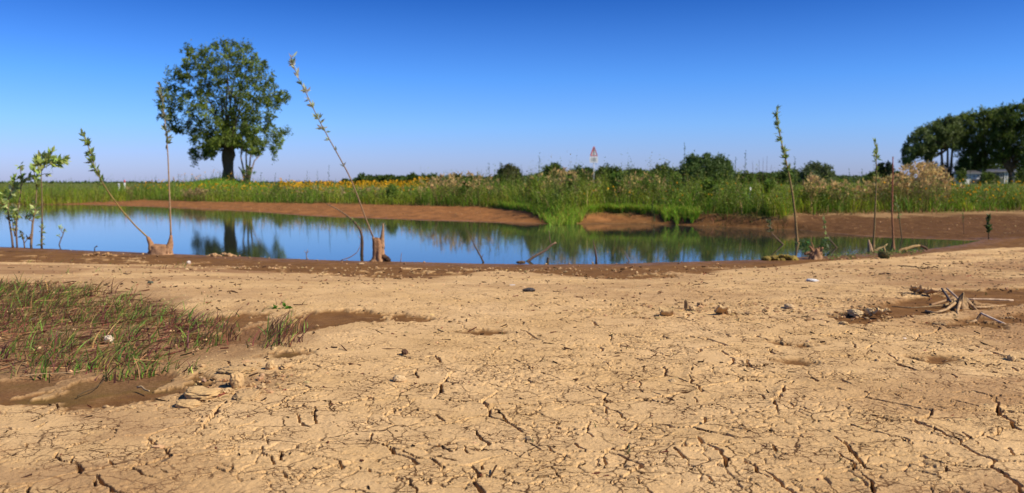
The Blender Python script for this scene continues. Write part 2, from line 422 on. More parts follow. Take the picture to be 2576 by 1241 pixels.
m, nt, b = newmat("mud")
pos = geo_pos(nt)
n1 = noise(nt, 2.2, 6, 0.6, pos); n2 = noise(nt, 14, 5, 0.6, pos); n3 = noise(nt, 90, 4, 0.65, pos); n4 = noise(nt, 260, 2, 0.6, pos)
dryc = mixc(nt, ramp(nt, n1, 0.35, 0.65), (0.63, 0.41, 0.195), (0.555, 0.35, 0.152))
dryc = mixc(nt, ramp(nt, n2, 0.55, 0.75, 0, 0.55), dryc, (0.40, 0.245, 0.108))
dryc = mixc(nt, ramp(nt, n3, 0.58, 0.74, 0, 0.55), dryc, (0.33, 0.20, 0.088))
dryc = mixc(nt, ramp(nt, n4, 0.60, 0.75, 0, 0.5), dryc, (0.66, 0.47, 0.27))
def dirt_shade_lines(scale, warp, wscale, width, squash, modscale, lo, hi):
    """hairline cracks between mud plates: brown dirt and crack shadow painted as dark lines"""
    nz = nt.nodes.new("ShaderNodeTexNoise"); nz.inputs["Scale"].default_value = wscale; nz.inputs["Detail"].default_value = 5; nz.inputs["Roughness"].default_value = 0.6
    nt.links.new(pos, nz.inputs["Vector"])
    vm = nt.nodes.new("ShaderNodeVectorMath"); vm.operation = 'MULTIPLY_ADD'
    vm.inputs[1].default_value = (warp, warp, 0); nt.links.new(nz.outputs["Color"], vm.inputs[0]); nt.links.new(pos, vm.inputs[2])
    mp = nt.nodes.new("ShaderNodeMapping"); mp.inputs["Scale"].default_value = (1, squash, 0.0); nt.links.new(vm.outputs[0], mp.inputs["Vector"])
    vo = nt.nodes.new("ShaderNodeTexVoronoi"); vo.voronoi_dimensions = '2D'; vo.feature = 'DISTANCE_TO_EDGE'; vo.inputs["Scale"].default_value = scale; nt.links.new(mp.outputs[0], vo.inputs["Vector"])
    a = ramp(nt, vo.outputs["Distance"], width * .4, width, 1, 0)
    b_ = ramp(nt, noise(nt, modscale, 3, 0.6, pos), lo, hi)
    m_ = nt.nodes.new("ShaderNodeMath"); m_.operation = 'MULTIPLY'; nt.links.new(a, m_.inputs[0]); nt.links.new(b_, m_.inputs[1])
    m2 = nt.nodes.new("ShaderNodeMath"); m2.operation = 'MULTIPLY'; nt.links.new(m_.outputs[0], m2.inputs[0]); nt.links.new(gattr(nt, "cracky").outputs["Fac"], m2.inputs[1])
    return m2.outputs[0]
DIRT_SHADE = (0.070, 0.034, 0.014)  # brown dirt and the darkness inside cracks, painted as one colour
dryc = mixc(nt, dirt_shade_lines(7.5, 0.11, 6, 0.027, 1.15, 5, 0.42, 0.56), dryc, DIRT_SHADE)
dryc = mixc(nt, dirt_shade_lines(17.0, 0.06, 15, 0.047, 1.5, 8, 0.43, 0.55), dryc, DIRT_SHADE)
dryc = mixc(nt, dirt_shade_lines(44.0, 0.025, 38, 0.07, 1.5, 8, 0.46, 0.58), dryc, (0.16, 0.085, 0.038))
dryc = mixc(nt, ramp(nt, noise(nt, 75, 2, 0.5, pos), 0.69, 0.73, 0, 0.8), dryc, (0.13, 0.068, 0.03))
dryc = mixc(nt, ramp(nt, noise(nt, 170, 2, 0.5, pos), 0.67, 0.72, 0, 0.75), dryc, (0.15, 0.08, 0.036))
dryc = mixc(nt, gattr(nt, "brown_soil").outputs["Fac"], dryc, (0.30, 0.165, 0.075))
wetc = mixc(nt, ramp(nt, n2, 0.35, 0.7), (0.205, 0.100, 0.034), (0.155, 0.072, 0.024))
wetc = mixc(nt, ramp(nt, n3, 0.60, 0.72, 0, 0.7), wetc, (0.27, 0.145, 0.06))
wetc = mixc(nt, gattr(nt, "redbank").outputs["Fac"], wetc, mixc(nt, ramp(nt, n1, 0.35, 0.65), (0.31, 0.135, 0.046), (0.23, 0.098, 0.033)))
wetc = mixc(nt, gattr(nt, "farmud").outputs["Fac"], wetc, mixc(nt, ramp(nt, n2, 0.35, 0.7), (0.125, 0.060, 0.023), (0.095, 0.045, 0.018)))
wetc = mixc(nt, ramp(nt, gattr(nt, "algae").outputs["Fac"], 0, 1, 0, 0.55), wetc, (0.13, 0.095, 0.022))
wetc = mixc(nt, ramp(nt, noise(nt, 5.5, 6, 0.65, pos), 0.46, 0.62, 0, 0.55), wetc, (0.090, 0.043, 0.018))
wetc = mixc(nt, ramp(nt, noise(nt, 9.0, 6, 0.7, pos), 0.57, 0.66, 0, 0.6), wetc, (0.30, 0.165, 0.07))
c = mixc(nt, gattr(nt, "wet").outputs["Fac"], dryc, wetc)
duffc = mixc(nt, ramp(nt, n3, 0.4, 0.6), (0.14, 0.068, 0.032), (0.26, 0.14, 0.065))
c = mixc(nt, ramp(nt, gattr(nt, "duff").outputs["Fac"], 0, 1, 0, 0.8), c, duffc)
fieldc = mixc(nt, ramp(nt, n2, 0.35, 0.65), (0.075, 0.10, 0.016), (0.13, 0.14, 0.028))
fieldc = mixc(nt, gattr(nt, "turf").outputs["Fac"], fieldc, mixc(nt, ramp(nt, n2, 0.35, 0.65), (0.075, 0.15, 0.016), (0.13, 0.20, 0.024)))
c = mixc(nt, gattr(nt, "field").outputs["Fac"], c, fieldc)
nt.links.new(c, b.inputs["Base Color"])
sz_ = nt.nodes.new("ShaderNodeSeparateXYZ"); nt.links.new(pos, sz_.inputs[0])
sadd = nt.nodes.new("ShaderNodeMath"); sadd.operation = 'MULTIPLY_ADD'; sadd.inputs[1].default_value = 0.03; nt.links.new(n2, sadd.inputs[0]); nt.links.new(sz_.outputs["Z"], sadd.inputs[2])
nt.links.new(ramp(nt, sadd.outputs[0], -0.086, -0.076, 0.50, 0.92), b.inputs["Roughness"])
nt.links.new(ramp(nt, sadd.outputs[0], -0.086, -0.076, 0.16, 0.05), b.inputs["Specular IOR Level"])
bp = nt.nodes.new("ShaderNodeBump"); bp.inputs["Strength"].default_value = 0.8; bp.inputs["Distance"].default_value = 0.005
nb = noise(nt, 120, 6, 0.7, pos)
nt.links.new(nb, bp.inputs["Height"]); nt.links.new(bp.outputs["Normal"], b.inputs["Normal"])
MUD = m
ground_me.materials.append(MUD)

def attr_mat(name, rough=0.7, transl=0.0, spec=0.25, bump=None, noisevar=None):
    """colour comes from the mesh's own 'col' attribute"""
    m, nt, b = newmat(name)
    a = gattr(nt, "col").outputs["Color"]
    pos = geo_pos(nt)
    if noisevar:
        sc, amt, dark = noisevar
        a = mixc(nt, ramp(nt, noise(nt, sc, 5, 0.6, pos), 0.4, 0.65, 0, amt), a, dark)
    nt.links.new(a, b.inputs["Base Color"])
    b.inputs["Roughness"].default_value = rough; b.inputs["Specular IOR Level"].default_value = spec
    if bump:
        bp = nt.nodes.new("ShaderNodeBump"); bp.inputs["Strength"].default_value = 0.7; bp.inputs["Distance"].default_value = bump[1]
        nt.links.new(noise(nt, bump[0], 5, 0.65, pos), bp.inputs["Height"]); nt.links.new(bp.outputs["Normal"], b.inputs["Normal"])
    if transl:
        t = nt.nodes.new("ShaderNodeBsdfTranslucent"); nt.links.new(a, t.inputs["Color"])
        mx = nt.nodes.new("ShaderNodeMixShader"); mx.inputs[0].default_value = transl
        nt.links.new(b.outputs[0], mx.inputs[1]); nt.links.new(t.outputs[0], mx.inputs[2])
        nt.links.new(mx.outputs[0], nt.nodes["Material Output"].inputs["Surface"])
    return m

LEAF = attr_mat("leaf", 0.55, 0.40, 0.25)
GRASS = attr_mat("grass_blade", 0.6, 0.42, 0.2)
BARK = attr_mat("bark", 0.9, 0, 0.15, (60, 0.01), (25, 0.6, (0.045, 0.028, 0.018)))
WOOD = attr_mat("weathered_wood", 0.9, 0, 0.12, (110, 0.006), (45, 0.5, (0.14, 0.07, 0.035)))
CLAY = attr_mat("clay_lump", 0.95, 0, 0.15, (110, 0.004), (45, 0.5, (0.36, 0.22, 0.10)))
PAINT = attr_mat("paint", 0.5, 0, 0.4, None, (30, 0.25, (0.45, 0.43, 0.38)))
STONE = attr_mat("stone", 0.8, 0, 0.3, (90, 0.003), (40, 0.4, (0.2, 0.17, 0.15)))

# ------------------------------------------------------------------ mesh builder
class MB:
    def __init__(s): s.V = []; s.F = []; s.C = []; s.n = 0
    def add(s, V, F, C):
        V = np.asarray(V, float).reshape(-1, 3)
        C = np.asarray(C, float)
        if C.ndim == 1: C = np.repeat(C[None, :3], len(V), 0)
        s.V.append(V); s.C.append(C[:, :3])
        for f in F: s.F.append(np.asarray(f, np.int64) + s.n)
        s.n += len(V)
        return s
    def tube(s, pts, rad, col, n=7, cap=True, col2=None, jit=0.0):
        pts = np.asarray(pts, float); m_ = len(pts)
        rad = np.broadcast_to(np.asarray(rad, float), (m_,)) if np.ndim(rad) == 0 else np.asarray(rad, float)
        V = []; C = []; F = []
        tang = np.gradient(pts, axis=0)
        up = np.array([0.3, 0.9, 0.2])
        for i in range(m_):
            t = tang[i] / (np.linalg.norm(tang[i]) + 1e-9)
            a = np.cross(t, up); a /= (np.linalg.norm(a) + 1e-9); bb = np.cross(t, a)
            for k in range(n):
                an = 2 * math.pi * k / n
                r = rad[i] * (1 + jit * (random.random() - 0.5))
                V.append(pts[i] + r * (math.cos(an) * a + math.sin(an) * bb))
                f = i / max(1, m_ - 1)
                C.append(np.array(col) * (1 - f) + np.array(col2 if col2 is not None else col) * f)
        for i in range(m_ - 1):
            for k in range(n):
                F.append([i * n + k, i * n + (k + 1) % n, (i + 1) * n + (k + 1) % n, (i + 1) * n + k])
        if cap:
            F.append(list(range(n - 1, -1, -1))); F.append([(m_ - 1) * n + k for k in range(n)])
        return s.add(V, F, np.array(C))
    def quads(s, V, C):
        """V (N,4,3), C (N,3)"""
        N = len(V)
        F = np.arange(4 * N).reshape(N, 4)
        s.V.append(V.reshape(-1, 3)); s.C.append(np.repeat(C, 4, 0)); s.F.append(F + s.n); s.n += 4 * N
        return s
    def box(s, lo, hi, col):
        x0, y0, z0 = lo; x1, y1, z1 = hi
        V = [(x0, y0, z0), (x1, y0, z0), (x1, y1, z0), (x0, y1, z0), (x0, y0, z1), (x1, y0, z1), (x1, y1, z1), (x0, y1, z1)]
        return s.add(V, [[3, 2, 1, 0], [4, 5, 6, 7], [0, 1, 5, 4], [1, 2, 6, 5], [2, 3, 7, 6], [3, 0, 4, 7]], np.array(col))
    def prism(s, poly, y0, y1, col):
        """polygon in XZ extruded along Y"""
        n = len(poly)
        V = [(a, y0, c) for a, c in poly] + [(a, y1, c) for a, c in poly]
        F = [list(range(n)), list(range(2 * n - 1, n - 1, -1))] + [[i, i + n, (i + 1) % n + n, (i + 1) % n] for i in range(n)]
        return s.add(V, F, np.array(col))
    def build(s, name, mat, parent=None, origin=None, smooth=True):
        V = np.concatenate(s.V); C = np.concatenate(s.C)
        if origin is None:
            origin = np.array([0, 0, 0]) if parent is None else np.array(parent.location)
            if parent is None:
                lo, hi = V.min(0), V.max(0); origin = np.array([(lo[0] + hi[0]) / 2, (lo[1] + hi[1]) / 2, lo[2]])
        fl = []
        for f in s.F:
            if f.ndim == 2: fl.extend(list(f))
            else: fl.append(f)
        lens = np.array([len(f) for f in fl], np.int32); idx = np.concatenate(fl).astype(np.int32)
        me = bpy.data.meshes.new(name)
        me.vertices.add(len(V)); me.vertices.foreach_set("co", (V - origin).astype(np.float32).ravel())
        me.loops.add(len(idx)); me.loops.foreach_set("vertex_index", idx)
        me.polygons.add(len(fl))
        me.polygons.foreach_set("loop_start", np.concatenate([[0], np.cumsum(lens)[:-1]]).astype(np.int32))
        me.polygons.foreach_set("loop_total", lens)
        me.polygons.foreach_set("use_smooth", np.full(len(fl), smooth, bool))
        a = me.attributes.new("col", 'FLOAT_COLOR', 'POINT')
        a.data.foreach_set("color", np.concatenate([C, np.ones((len(C), 1))], 1).astype(np.float32).ravel())
        me.materials.append(mat); me.update(); me.validate()
        o = bpy.data.objects.new(name, me); COL.objects.link(o)
        if parent is not None:
            o.parent = parent
            o.location = Vector(origin) - (Vector(parent.location) if parent.parent is None else Vector(parent["_o"]))
        else: o.location = origin
        o["_o"] = [float(v) for v in origin]
        return o

def tag(o, label, cat, group=None, kind=None):
    o["label"] = label; o["category"] = cat
    if group: o["group"] = group
    if kind: o["kind"] = kind
    return o

def thing(name, label, cat, loc, group=None):
    o = bpy.data.objects.new(name, None); COL.objects.link(o); o.location = loc; o.empty_display_size = 0.1
    return tag(o, label, cat, group)

def sub(mb, name, mat, parent, smooth=True):
    """a part whose geometry is given in world coordinates"""
    po = np.array(parent["_o"]) if "_o" in parent else np.array(parent.location)
    o = mb.build(name, mat, None, po, smooth)
    o.parent = parent; o.location = (0, 0, 0)
    return o

def leaf_quads(P, D, L, W, rng, up=0.0):
    """diamond leaves at P (N,3), direction D (N,3)"""
    N = len(P)
    D = D / (np.linalg.norm(D, axis=1, keepdims=True) + 1e-9)
    r = rng.normal(size=(N, 3)); r[:, 2] *= (1 - up)
    S = np.cross(D, r); S /= (np.linalg.norm(S, axis=1, keepdims=True) + 1e-9)
    L = np.broadcast_to(L, (N,))[:, None]; W = np.broadcast_to(W, (N,))[:, None]
    return np.stack([P, P + D * L * 0.45 + S * W * 0.5, P + D * L, P + D * L * 0.45 - S * W * 0.5], 1)

def blades(P, Hh, lean, width, rng, cols, segs=3):
    """curved tapering grass blades as quads strips. P (N,3), Hh (N,), lean (N,2) horizontal tip offset"""
    N = len(P)
    ang = rng.uniform(0, math.pi, N)
    S = np.stack([np.cos(ang), np.sin(ang), 0 * ang], 1)
    V = []; prev = None
    for k in range(segs):
        qs = []
        for j in (k, k + 1):
            t = j / segs
            c = P + np.stack([lean[:, 0] * t * t, lean[:, 1] * t * t, Hh * t * (1 - 0.12 * t)], 1)
            w = width * (1 - t ** 1.5) * 0.5 + 0.0004
            qs.append((c - S * w[:, None], c + S * w[:, None]))
        V.append(np.stack([qs[0][0], qs[0][1], qs[1][1], qs[1][0]], 1))
    return np.concatenate(V), np.tile(cols, (segs, 1))

def jitcol(base, N, rng, v=0.25, h=0.12):
    base = np.array(base)
    k = np.exp(rng.normal(0, v, (N, 1)))
    return np.clip(base * k * np.exp(rng.normal(0, h, (N, 3))), 0.004, 0.95)

# ------------------------------------------------------------------ water
m, nt, b = newmat("pond_water")
b.inputs["Base Color"].default_value = (0.028, 0.032, 0.022, 1)
b.inputs["Roughness"].default_value = 0.035
b.inputs["IOR"].default_value = 1.333
b.inputs["Specular IOR Level"].default_value = 0.5
pos = geo_pos(nt)
mp = nt.nodes.new("ShaderNodeMapping"); mp.inputs["Scale"].default_value = (1.0, 0.55, 1.0); nt.links.new(pos, mp.inputs["Vector"])
bp = nt.nodes.new("ShaderNodeBump"); bp.inputs["Strength"].default_value = 0.10; bp.inputs["Distance"].default_value = 0.004
nt.links.new(noise(nt, 22, 3, 0.5, mp.outputs[0]), bp.inputs["Height"]); nt.links.new(bp.outputs["Normal"], b.inputs["Normal"])
wx_ = np.linspace(-70, 8, 79); wy_ = np.linspace(6.5, 46, 40)
WX, WY = np.meshgrid(wx_, wy_)
wme = grid_mesh("water", WX, WY, WZ + 0 * WX); wme.materials.append(m)
water = bpy.data.objects.new("water", wme); water["kind"] = "structure"; water["label"] = "still pond reflecting the blue sky"
COL.objects.link(water)

# ------------------------------------------------------------------ trees
def in_poly(px, py, poly):
    return poly_sd(np.array([px], float), np.array([py], float), poly)[0]

def crown(mb, poly, Y, depth, nblob, rpx, per, lsize, pal, rng, gaps=(), sub=9, aspect=0.45, droop=0.25, spread=0.23):
    """leafy crown filling a traced outline, with real depth; returns the clump centres"""
    P = np.array(poly, float); lo, hi = P.min(0), P.max(0)
    cx = rng.uniform(lo[0], hi[0], 6000); cy = rng.uniform(lo[1], hi[1], 6000)
    sdp = poly_sd(cx, cy, poly)
    mx = sdp.max(); cen = []
    for i in range(6000):
        if sdp[i] < rpx * 0.45: continue
        if any(math.hypot(cx[i] - g[0], cy[i] - g[1]) < g[2] for g in gaps): continue
        if any(math.hypot(cx[i] - c[0], cy[i] - c[1]) < rpx * 0.75 for c in cen): continue
        cen.append((cx[i], cy[i], sdp[i]))
        if len(cen) >= nblob: break
    base = list(cen)
    while len(cen) < nblob and base:                                # second layer, at other depths
        c = base[rng.integers(len(base))]
        q = (c[0] + rng.normal(0, rpx * .4), c[1] + rng.normal(0, rpx * .4), c[2])
        if in_poly(q[0], q[1], poly) > rpx * 0.4 and not any(math.hypot(q[0] - g[0], q[1] - g[1]) < g[2] for g in gaps): cen.append(q)
        else: base.remove(c) if rng.random() < .2 else None
    out = []
    k = 1.0 / FP * Y
    for (a, b_, sd_) in cen:
        dz = depth * math.sqrt(min(1, sd_ / mx)) * rng.uniform(-1, 1)
        c = PY(a, b_, Y + dz); out.append(c)
        r = min(rpx, max(sd_, rpx * 0.6)) * k * rng.uniform(0.85, 1.15)
        tone = math.exp(rng.normal(0, 0.16))
        sc = c + rng.normal(0, r * 0.48, (sub, 3))
        st = np.exp(rng.normal(0, 0.14, sub))
        n = int(per)
        w = rng.integers(0, sub, n)
        pos = sc[w] + rng.normal(0, r * spread, (n, 3))
        D = rng.normal(0, 1, (n, 3)) + (pos - c) / r * 0.7; D[:, 2] -= droop
        L = lsize * rng.uniform(0.7, 1.3, n)
        V = leaf_quads(pos, D, L, L * aspect, rng)
        pc = np.array(pal)[rng.integers(0, len(pal), n)]
        C = pc * (tone * st[w])[:, None] * np.exp(rng.normal(0, .12, (n, 1)))
        mb.quads(V, np.clip(C, 0.003, 0.9))
    return out

def bez(a, b, c, n=7):
    t = np.linspace(0, 1, n)[:, None]
    return (1 - t) ** 2 * np.array(a) + 2 * t * (1 - t) * np.array(b) + t * t * np.array(c)

BARKC = (0.13, 0.092, 0.058)
PALD = [(0.075, 0.12, 0.020), (0.095, 0.15, 0.024), (0.06, 0.10, 0.018), (0.11, 0.16, 0.032)]
PALW = [(0.115, 0.165, 0.022), (0.15, 0.20, 0.028), (0.08, 0.13, 0.022), (0.14, 0.175, 0.055)]

PALT = [(0.14, 0.19, 0.02), (0.185, 0.23, 0.024), (0.09, 0.135, 0.018), (0.14, 0.18, 0.05)]
# the pollard willow on its mound
rg = np.random.default_rng(11)
zp = [(250, 190), (310, 95), (340, 130), (420, 130), (470, 125), (510, 85), (570, 75), (640, 68), (720, 82), (780, 108), (830, 150), (880, 210), (930, 270), (960, 380), (1050, 450),
      (1072, 550), (1000, 590), (950, 640), (960, 700), (1070, 740), (1060, 830), (1000, 870), (960, 945), (900, 905), (850, 960), (800, 890), (700, 900), (650, 870), (560, 890), (540, 935), (480, 960),
      (400, 970), (350, 980), (300, 890), (320, 790), (200, 745), (90, 630), (72, 500), (110, 400), (180, 350), (145, 280), (210, 275), (270, 260)]
wpoly_px = [(368.3 + .3356 * a, 80.07 + .3356 * b) for a, b in zp]
gaps = [(368.3 + .3356 * a, 80.07 + .3356 * b, r) for a, b, r in [(560, 470, 11), (575, 550, 11), (640, 265, 10), (735, 375, 10), (285, 420, 9), (250, 610, 14), (420, 650, 10), (350, 560, 8), (690, 540, 8), (880, 330, 8), (430, 300, 7), (620, 400, 9), (1000, 660, 10),
        (870, 770, 9), (690, 930, 5), (760, 930, 5), (230, 690, 8)]]
base = PY(574, 447, TREE_Y); base[2] = float(H(base[0], base[1])) - 0.03
tree = thing("pollard_willow", "large round-crowned pollard willow with thick dark trunk on the grassy mound", "tree", base)
mb = MB()
cen = crown(mb, wpoly_px, TREE_Y, 2.3, 200, 18, 150, 0.105, PALT, rg, gaps, sub=6, droop=0.1, spread=0.19)
tops = [(368 + .3356 * a, 80 + .3356 * b) for a, b in [(312, 105), (415, 140), (510, 95), (575, 85), (642, 78), (722, 92), (775, 115), (160, 290), (225, 280), (1050, 470), (1060, 745), (110, 420), (960, 930), (360, 970)]]
for a, b_ in tops:
    c = PY(a, b_, TREE_Y + rg.uniform(-1, 1)); n = 70
    pos = c + rg.normal(0, 1, (n, 3)) * np.array([.07, .07, .12]) + np.array([0, 0, -.05])
    D = rg.normal(0, 1, (n, 3)); L = .1 * rg.uniform(.7, 1.2, n)
    mb.quads(leaf_quads(pos, D, L, L * .45, rg), jitcol(PALW[0], n, rg, .15, .08))
tr = MB()
k35 = TREE_Y / FP
tp = [PY(574, 449, TREE_Y), PY(574, 440, TREE_Y), PY(573.5, 425, TREE_Y), PY(573, 405, TREE_Y), PY(575, 390, TREE_Y), PY(574, 378, TREE_Y), PY(574, 366, TREE_Y)]
tp[0][2] = base[2]
tr.tube(tp, np.array([18, 14, 12.5, 13.5, 16, 15, 9]) * k35, BARKC, n=16, jit=0.18)
head = PY(574, 378, TREE_Y)
for i, c in enumerate(cen):
    if i > 60 or i % 2: continue
    st_ = head + np.array([rg.normal(0, .16), rg.normal(0, .16), rg.uniform(-.25, .1)])
    mid = st_ * .45 + c * .55; mid[2] = st_[2] + (c[2] - st_[2]) * (.75 if c[2] > head[2] else .2) + .1; mid[:2] = st_[:2] + (c[:2] - st_[:2]) * .38
    tr.tube(bez(st_, mid, c, 7), np.linspace(.045 if i < 30 else .032, .008, 7), (0.10, 0.075, 0.05), n=5, cap=False)
for a, b_, r in [((556, 372), (545, 330), .07), ((592, 372), (606, 330), .07), ((575, 366), (572, 290), .08), ((566, 368), (556, 250), .06), ((583, 368), (592, 240), .06)]:
    tr.tube(bez(PY(*a, TREE_Y), PY((a[0] + b_[0]) / 2, (a[1] * .4 + b_[1] * .6), TREE_Y + rg.uniform(-.3, .3)), PY(*b_, TREE_Y + rg.uniform(-.5, .5)), 7), np.linspace(r, r * .4, 7), BARKC, n=7, cap=False)
crown(mb, [(505, 400), (515, 355), (560, 335), (600, 335), (640, 350), (648, 395), (622, 388), (600, 372), (575, 368), (550, 375), (540, 398)], TREE_Y - .5, 1.2, 34, 13, 95, .1, PALT, rg, (), 5)
sub(tr, "trunk", BARK, tree); sub(mb, "crown", LEAF, tree)

# pale multi-stemmed young tree beside it
b2 = PY(622, 448, 34.2); b2[2] = float(H(b2[0], b2[1])) - 0.03
t2 = thing("young_tree", "slender pale multi-stemmed young tree right of the pollard willow's trunk", "tree", b2)
tr = MB()
for pts in [[(620, 447), (612, 425), (606, 395), (610, 350), (612, 320)], [(623, 447), (628, 420), (630, 395), (636, 360), (640, 330)], [(622, 447), (620, 420), (619, 390), (624, 350), (622, 310)],
            [(618, 447), (608, 430), (600, 420)], [(625, 447), (632, 430), (640, 405), (655, 390)]]:
    p3 = [PY(a, b_, 34.2 + .1 * k) for k, (a, b_) in enumerate(pts)]; p3[0][2] = b2[2]
    tr.tube(p3, np.linspace(.045, .018, len(p3)), (0.27, 0.19, 0.12), n=6)
mb = MB(); crown(mb, [(600, 330), (612, 295), (630, 290), (648, 320), (664, 370), (668, 395), (645, 400), (615, 345)], 34.2, .4, 14, 10, 120, .09, PALW, rg, (), 5)
crown(mb, [(610, 440), (600, 425), (622, 418), (645, 425), (640, 446), (612, 448)], 34.2, .3, 6, 8, 60, .08, [(0.09, 0.14, 0.03)], rg, (), 4)
sub(tr, "trunk", BARK, t2); sub(mb, "crown", LEAF, t2)

def simple_tree(name, label, cat, poly, Y, trunk, rpx, nblob, per, lsize, pal, group=None, gaps=(), depth=None, seed=1, limbs=10, barkc=BARKC):
    rg = np.random.default_rng(seed)
    px = trunk[0][0]; b = PY(px, 462, Y); b[2] = float(H(b[0], b[1]))
    t = thing(name, label, cat, b, group)
    P = np.array(poly); wid = np.ptp(P[:, 0]) / FP * Y
    mb = MB(); cen = crown(mb, poly, Y, depth if depth else wid * .4, nblob, rpx, per, lsize, pal, rg, gaps)
    tr = MB(); r = trunk[0][1] / FP * Y
    for stem in trunk[1:]:
        p3 = [PY(a, c, Y) for a, c in stem]
        if stem[0][1] > 455: p3[0][2] = b[2] - .05
        tr.tube(p3, np.linspace(r, r * .55, len(p3)), barkc, n=8, cap=True, jit=.12)
        top = p3[-1]
        for c in cen[:limbs]:
            mid = (top + c) / 2; mid[2] = top[2] + (c[2] - top[2]) * .7
            tr.tube(bez(top, mid, c, 5), np.linspace(r * .5, r * .12, 5), barkc, n=5, cap=False)
        limbs = 3
    sub(tr, "trunk", BARK, t); sub(mb, "crown", LEAF, t)
    return t

q = lambda L: [(2226 + .2194 * a, 224 + .2194 * b) for a, b in L]
PALR = [(0.105, 0.15, 0.02), (0.13, 0.175, 0.023), (0.085, 0.125, 0.018), (0.13, 0.165, 0.05)]
PALX = [(0.075, 0.115, 0.017), (0.095, 0.135, 0.02), (0.058, 0.092, 0.015)]
GT = "tall trees round the white houses"
simple_tree("broadleaf_tree", "lowest, greyest-green tree at the left end of the tall dark trees by the houses", "tree",
            q([(185, 720), (230, 620), (270, 560), (330, 490), (400, 450), (480, 420), (560, 380), (640, 350), (740, 310), (830, 300), (890, 420), (860, 560), (830, 700), (760, 700), (700, 640), (620, 650), (580, 780), (500, 850), (430, 800), (380, 770), (300, 850), (250, 900), (200, 850)]),
            200, [(2383, 4.2), q([(715, 1085), (718, 900), (720, 690)]), q([(690, 1085), (655, 850), (648, 670)]), q([(740, 1085), (762, 850), (775, 680)]), q([(640, 1085), (560, 900), (480, 700)])], 9, 210, 95, .5,
            [(0.11, 0.15, 0.035), (0.13, 0.165, 0.05), (0.085, 0.12, 0.03)], GT, [g for g in [(*q([(440, 780)])[0], 5), (*q([(690, 760)])[0], 8), (*q([(640, 800)])[0], 6)]], 4.5, 21, 14)
simple_tree("broadleaf_tree", "tall dense dark middle tree, its trunk between the two white houses", "tree",
            q([(810, 380), (880, 280), (1000, 255), (1100, 235), (1170, 205), (1280, 215), (1350, 240), (1370, 500), (1310, 700), (1260, 850), (1180, 930), (1080, 930), (950, 970), (850, 960), (820, 750), (810, 600)]),
            204, [(2474, 5.2), q([(1130, 1090), (1130, 950), (1135, 820)]), q([(960, 1085), (955, 950), (1000, 800)])], 12, 190, 120, .52, PALR, GT,
            [(*q([(970, 450)])[0], 3), (*q([(1050, 510)])[0], 4), (*q([(910, 590)])[0], 3)], 5, 22, 12)
simple_tree("broadleaf_tree", "tallest dark tree at the right edge, its forked limbs showing above the right-hand house", "tree",
            q([(1250, 280), (1370, 195), (1500, 170), (1570, 130), (1640, 105), (1800, 150), (1900, 300), (1950, 600), (1850, 900), (1700, 930), (1600, 890), (1540, 920), (1480, 830), (1400, 800), (1290, 880), (1220, 720), (1230, 450)]),
            196, [(2542, 5.6), q([(1440, 1090), (1440, 1000), (1437, 930)]), q([(1437, 950), (1380, 870), (1320, 810)]), q([(1440, 950), (1400, 850), (1385, 760)]), q([(1445, 950), (1480, 860), (1500, 760)])], 13, 220, 125, .52, PALX, GT,
            [(*q([(1320, 880)])[0], 6)], 6, 23, 12)
simple_tree("garden_hedge", "long dark hedge of shrubs rising behind the two white houses", "hedge", q([(790, 1085), (815, 850), (900, 810), (1050, 800), (1220, 810), (1330, 830), (1400, 840), (1520, 830), (1640, 840), (1660, 1085)]), 232, [(2450, 1.0), q([(1020, 1090), (1020, 980)])], 9, 190, 95, .5, PALX, None, (), 2.0, 27, 4)
simple_tree("garden_bush", "low dark bush in front of the houses' left end, below the tall trees", "bush", q([(830, 1000), (850, 940), (900, 905), (930, 960), (925, 1060), (850, 1075)]), 190, [(2415, 1.0), q([(880, 1085), (885, 1000)])], 6, 22, 90, .4, PALX, None, (), 1.5, 24, 3)
simple_tree("garden_bush", "dark shrub standing in the gap between the two white houses", "bush", [(2462, 463), (2463, 446), (2470, 436), (2486, 434), (2500, 440), (2512, 446), (2514, 463)], 188, [(2488, 1.0), [(2488, 463), (2488, 452)]], 5, 40, 90, .4, PALX, None, (), 1.5, 29, 3)
simple_tree("garden_bush", "round dark bush at the frame's right edge beside the right-hand house", "bush", q([(1490, 1000), (1530, 930), (1600, 920), (1700, 960), (1700, 1085), (1500, 1085)]), 186, [(2570, 1.2), q([(1580, 1090), (1590, 1010)])], 7, 26, 100, .4, PALX, None, (), 1.8, 25, 3)
simple_tree("garden_bush", "dark bush behind the reeds under the left end of the tall trees", "bush", q([(400, 1060), (420, 930), (540, 850), (680, 860), (830, 880), (840, 1085), (430, 1085)]), 205, [(2366, 1.0), q([(640, 1090), (640, 1000)])], 8, 36, 110, .45, PALX, None, (), 1.8, 26, 3)

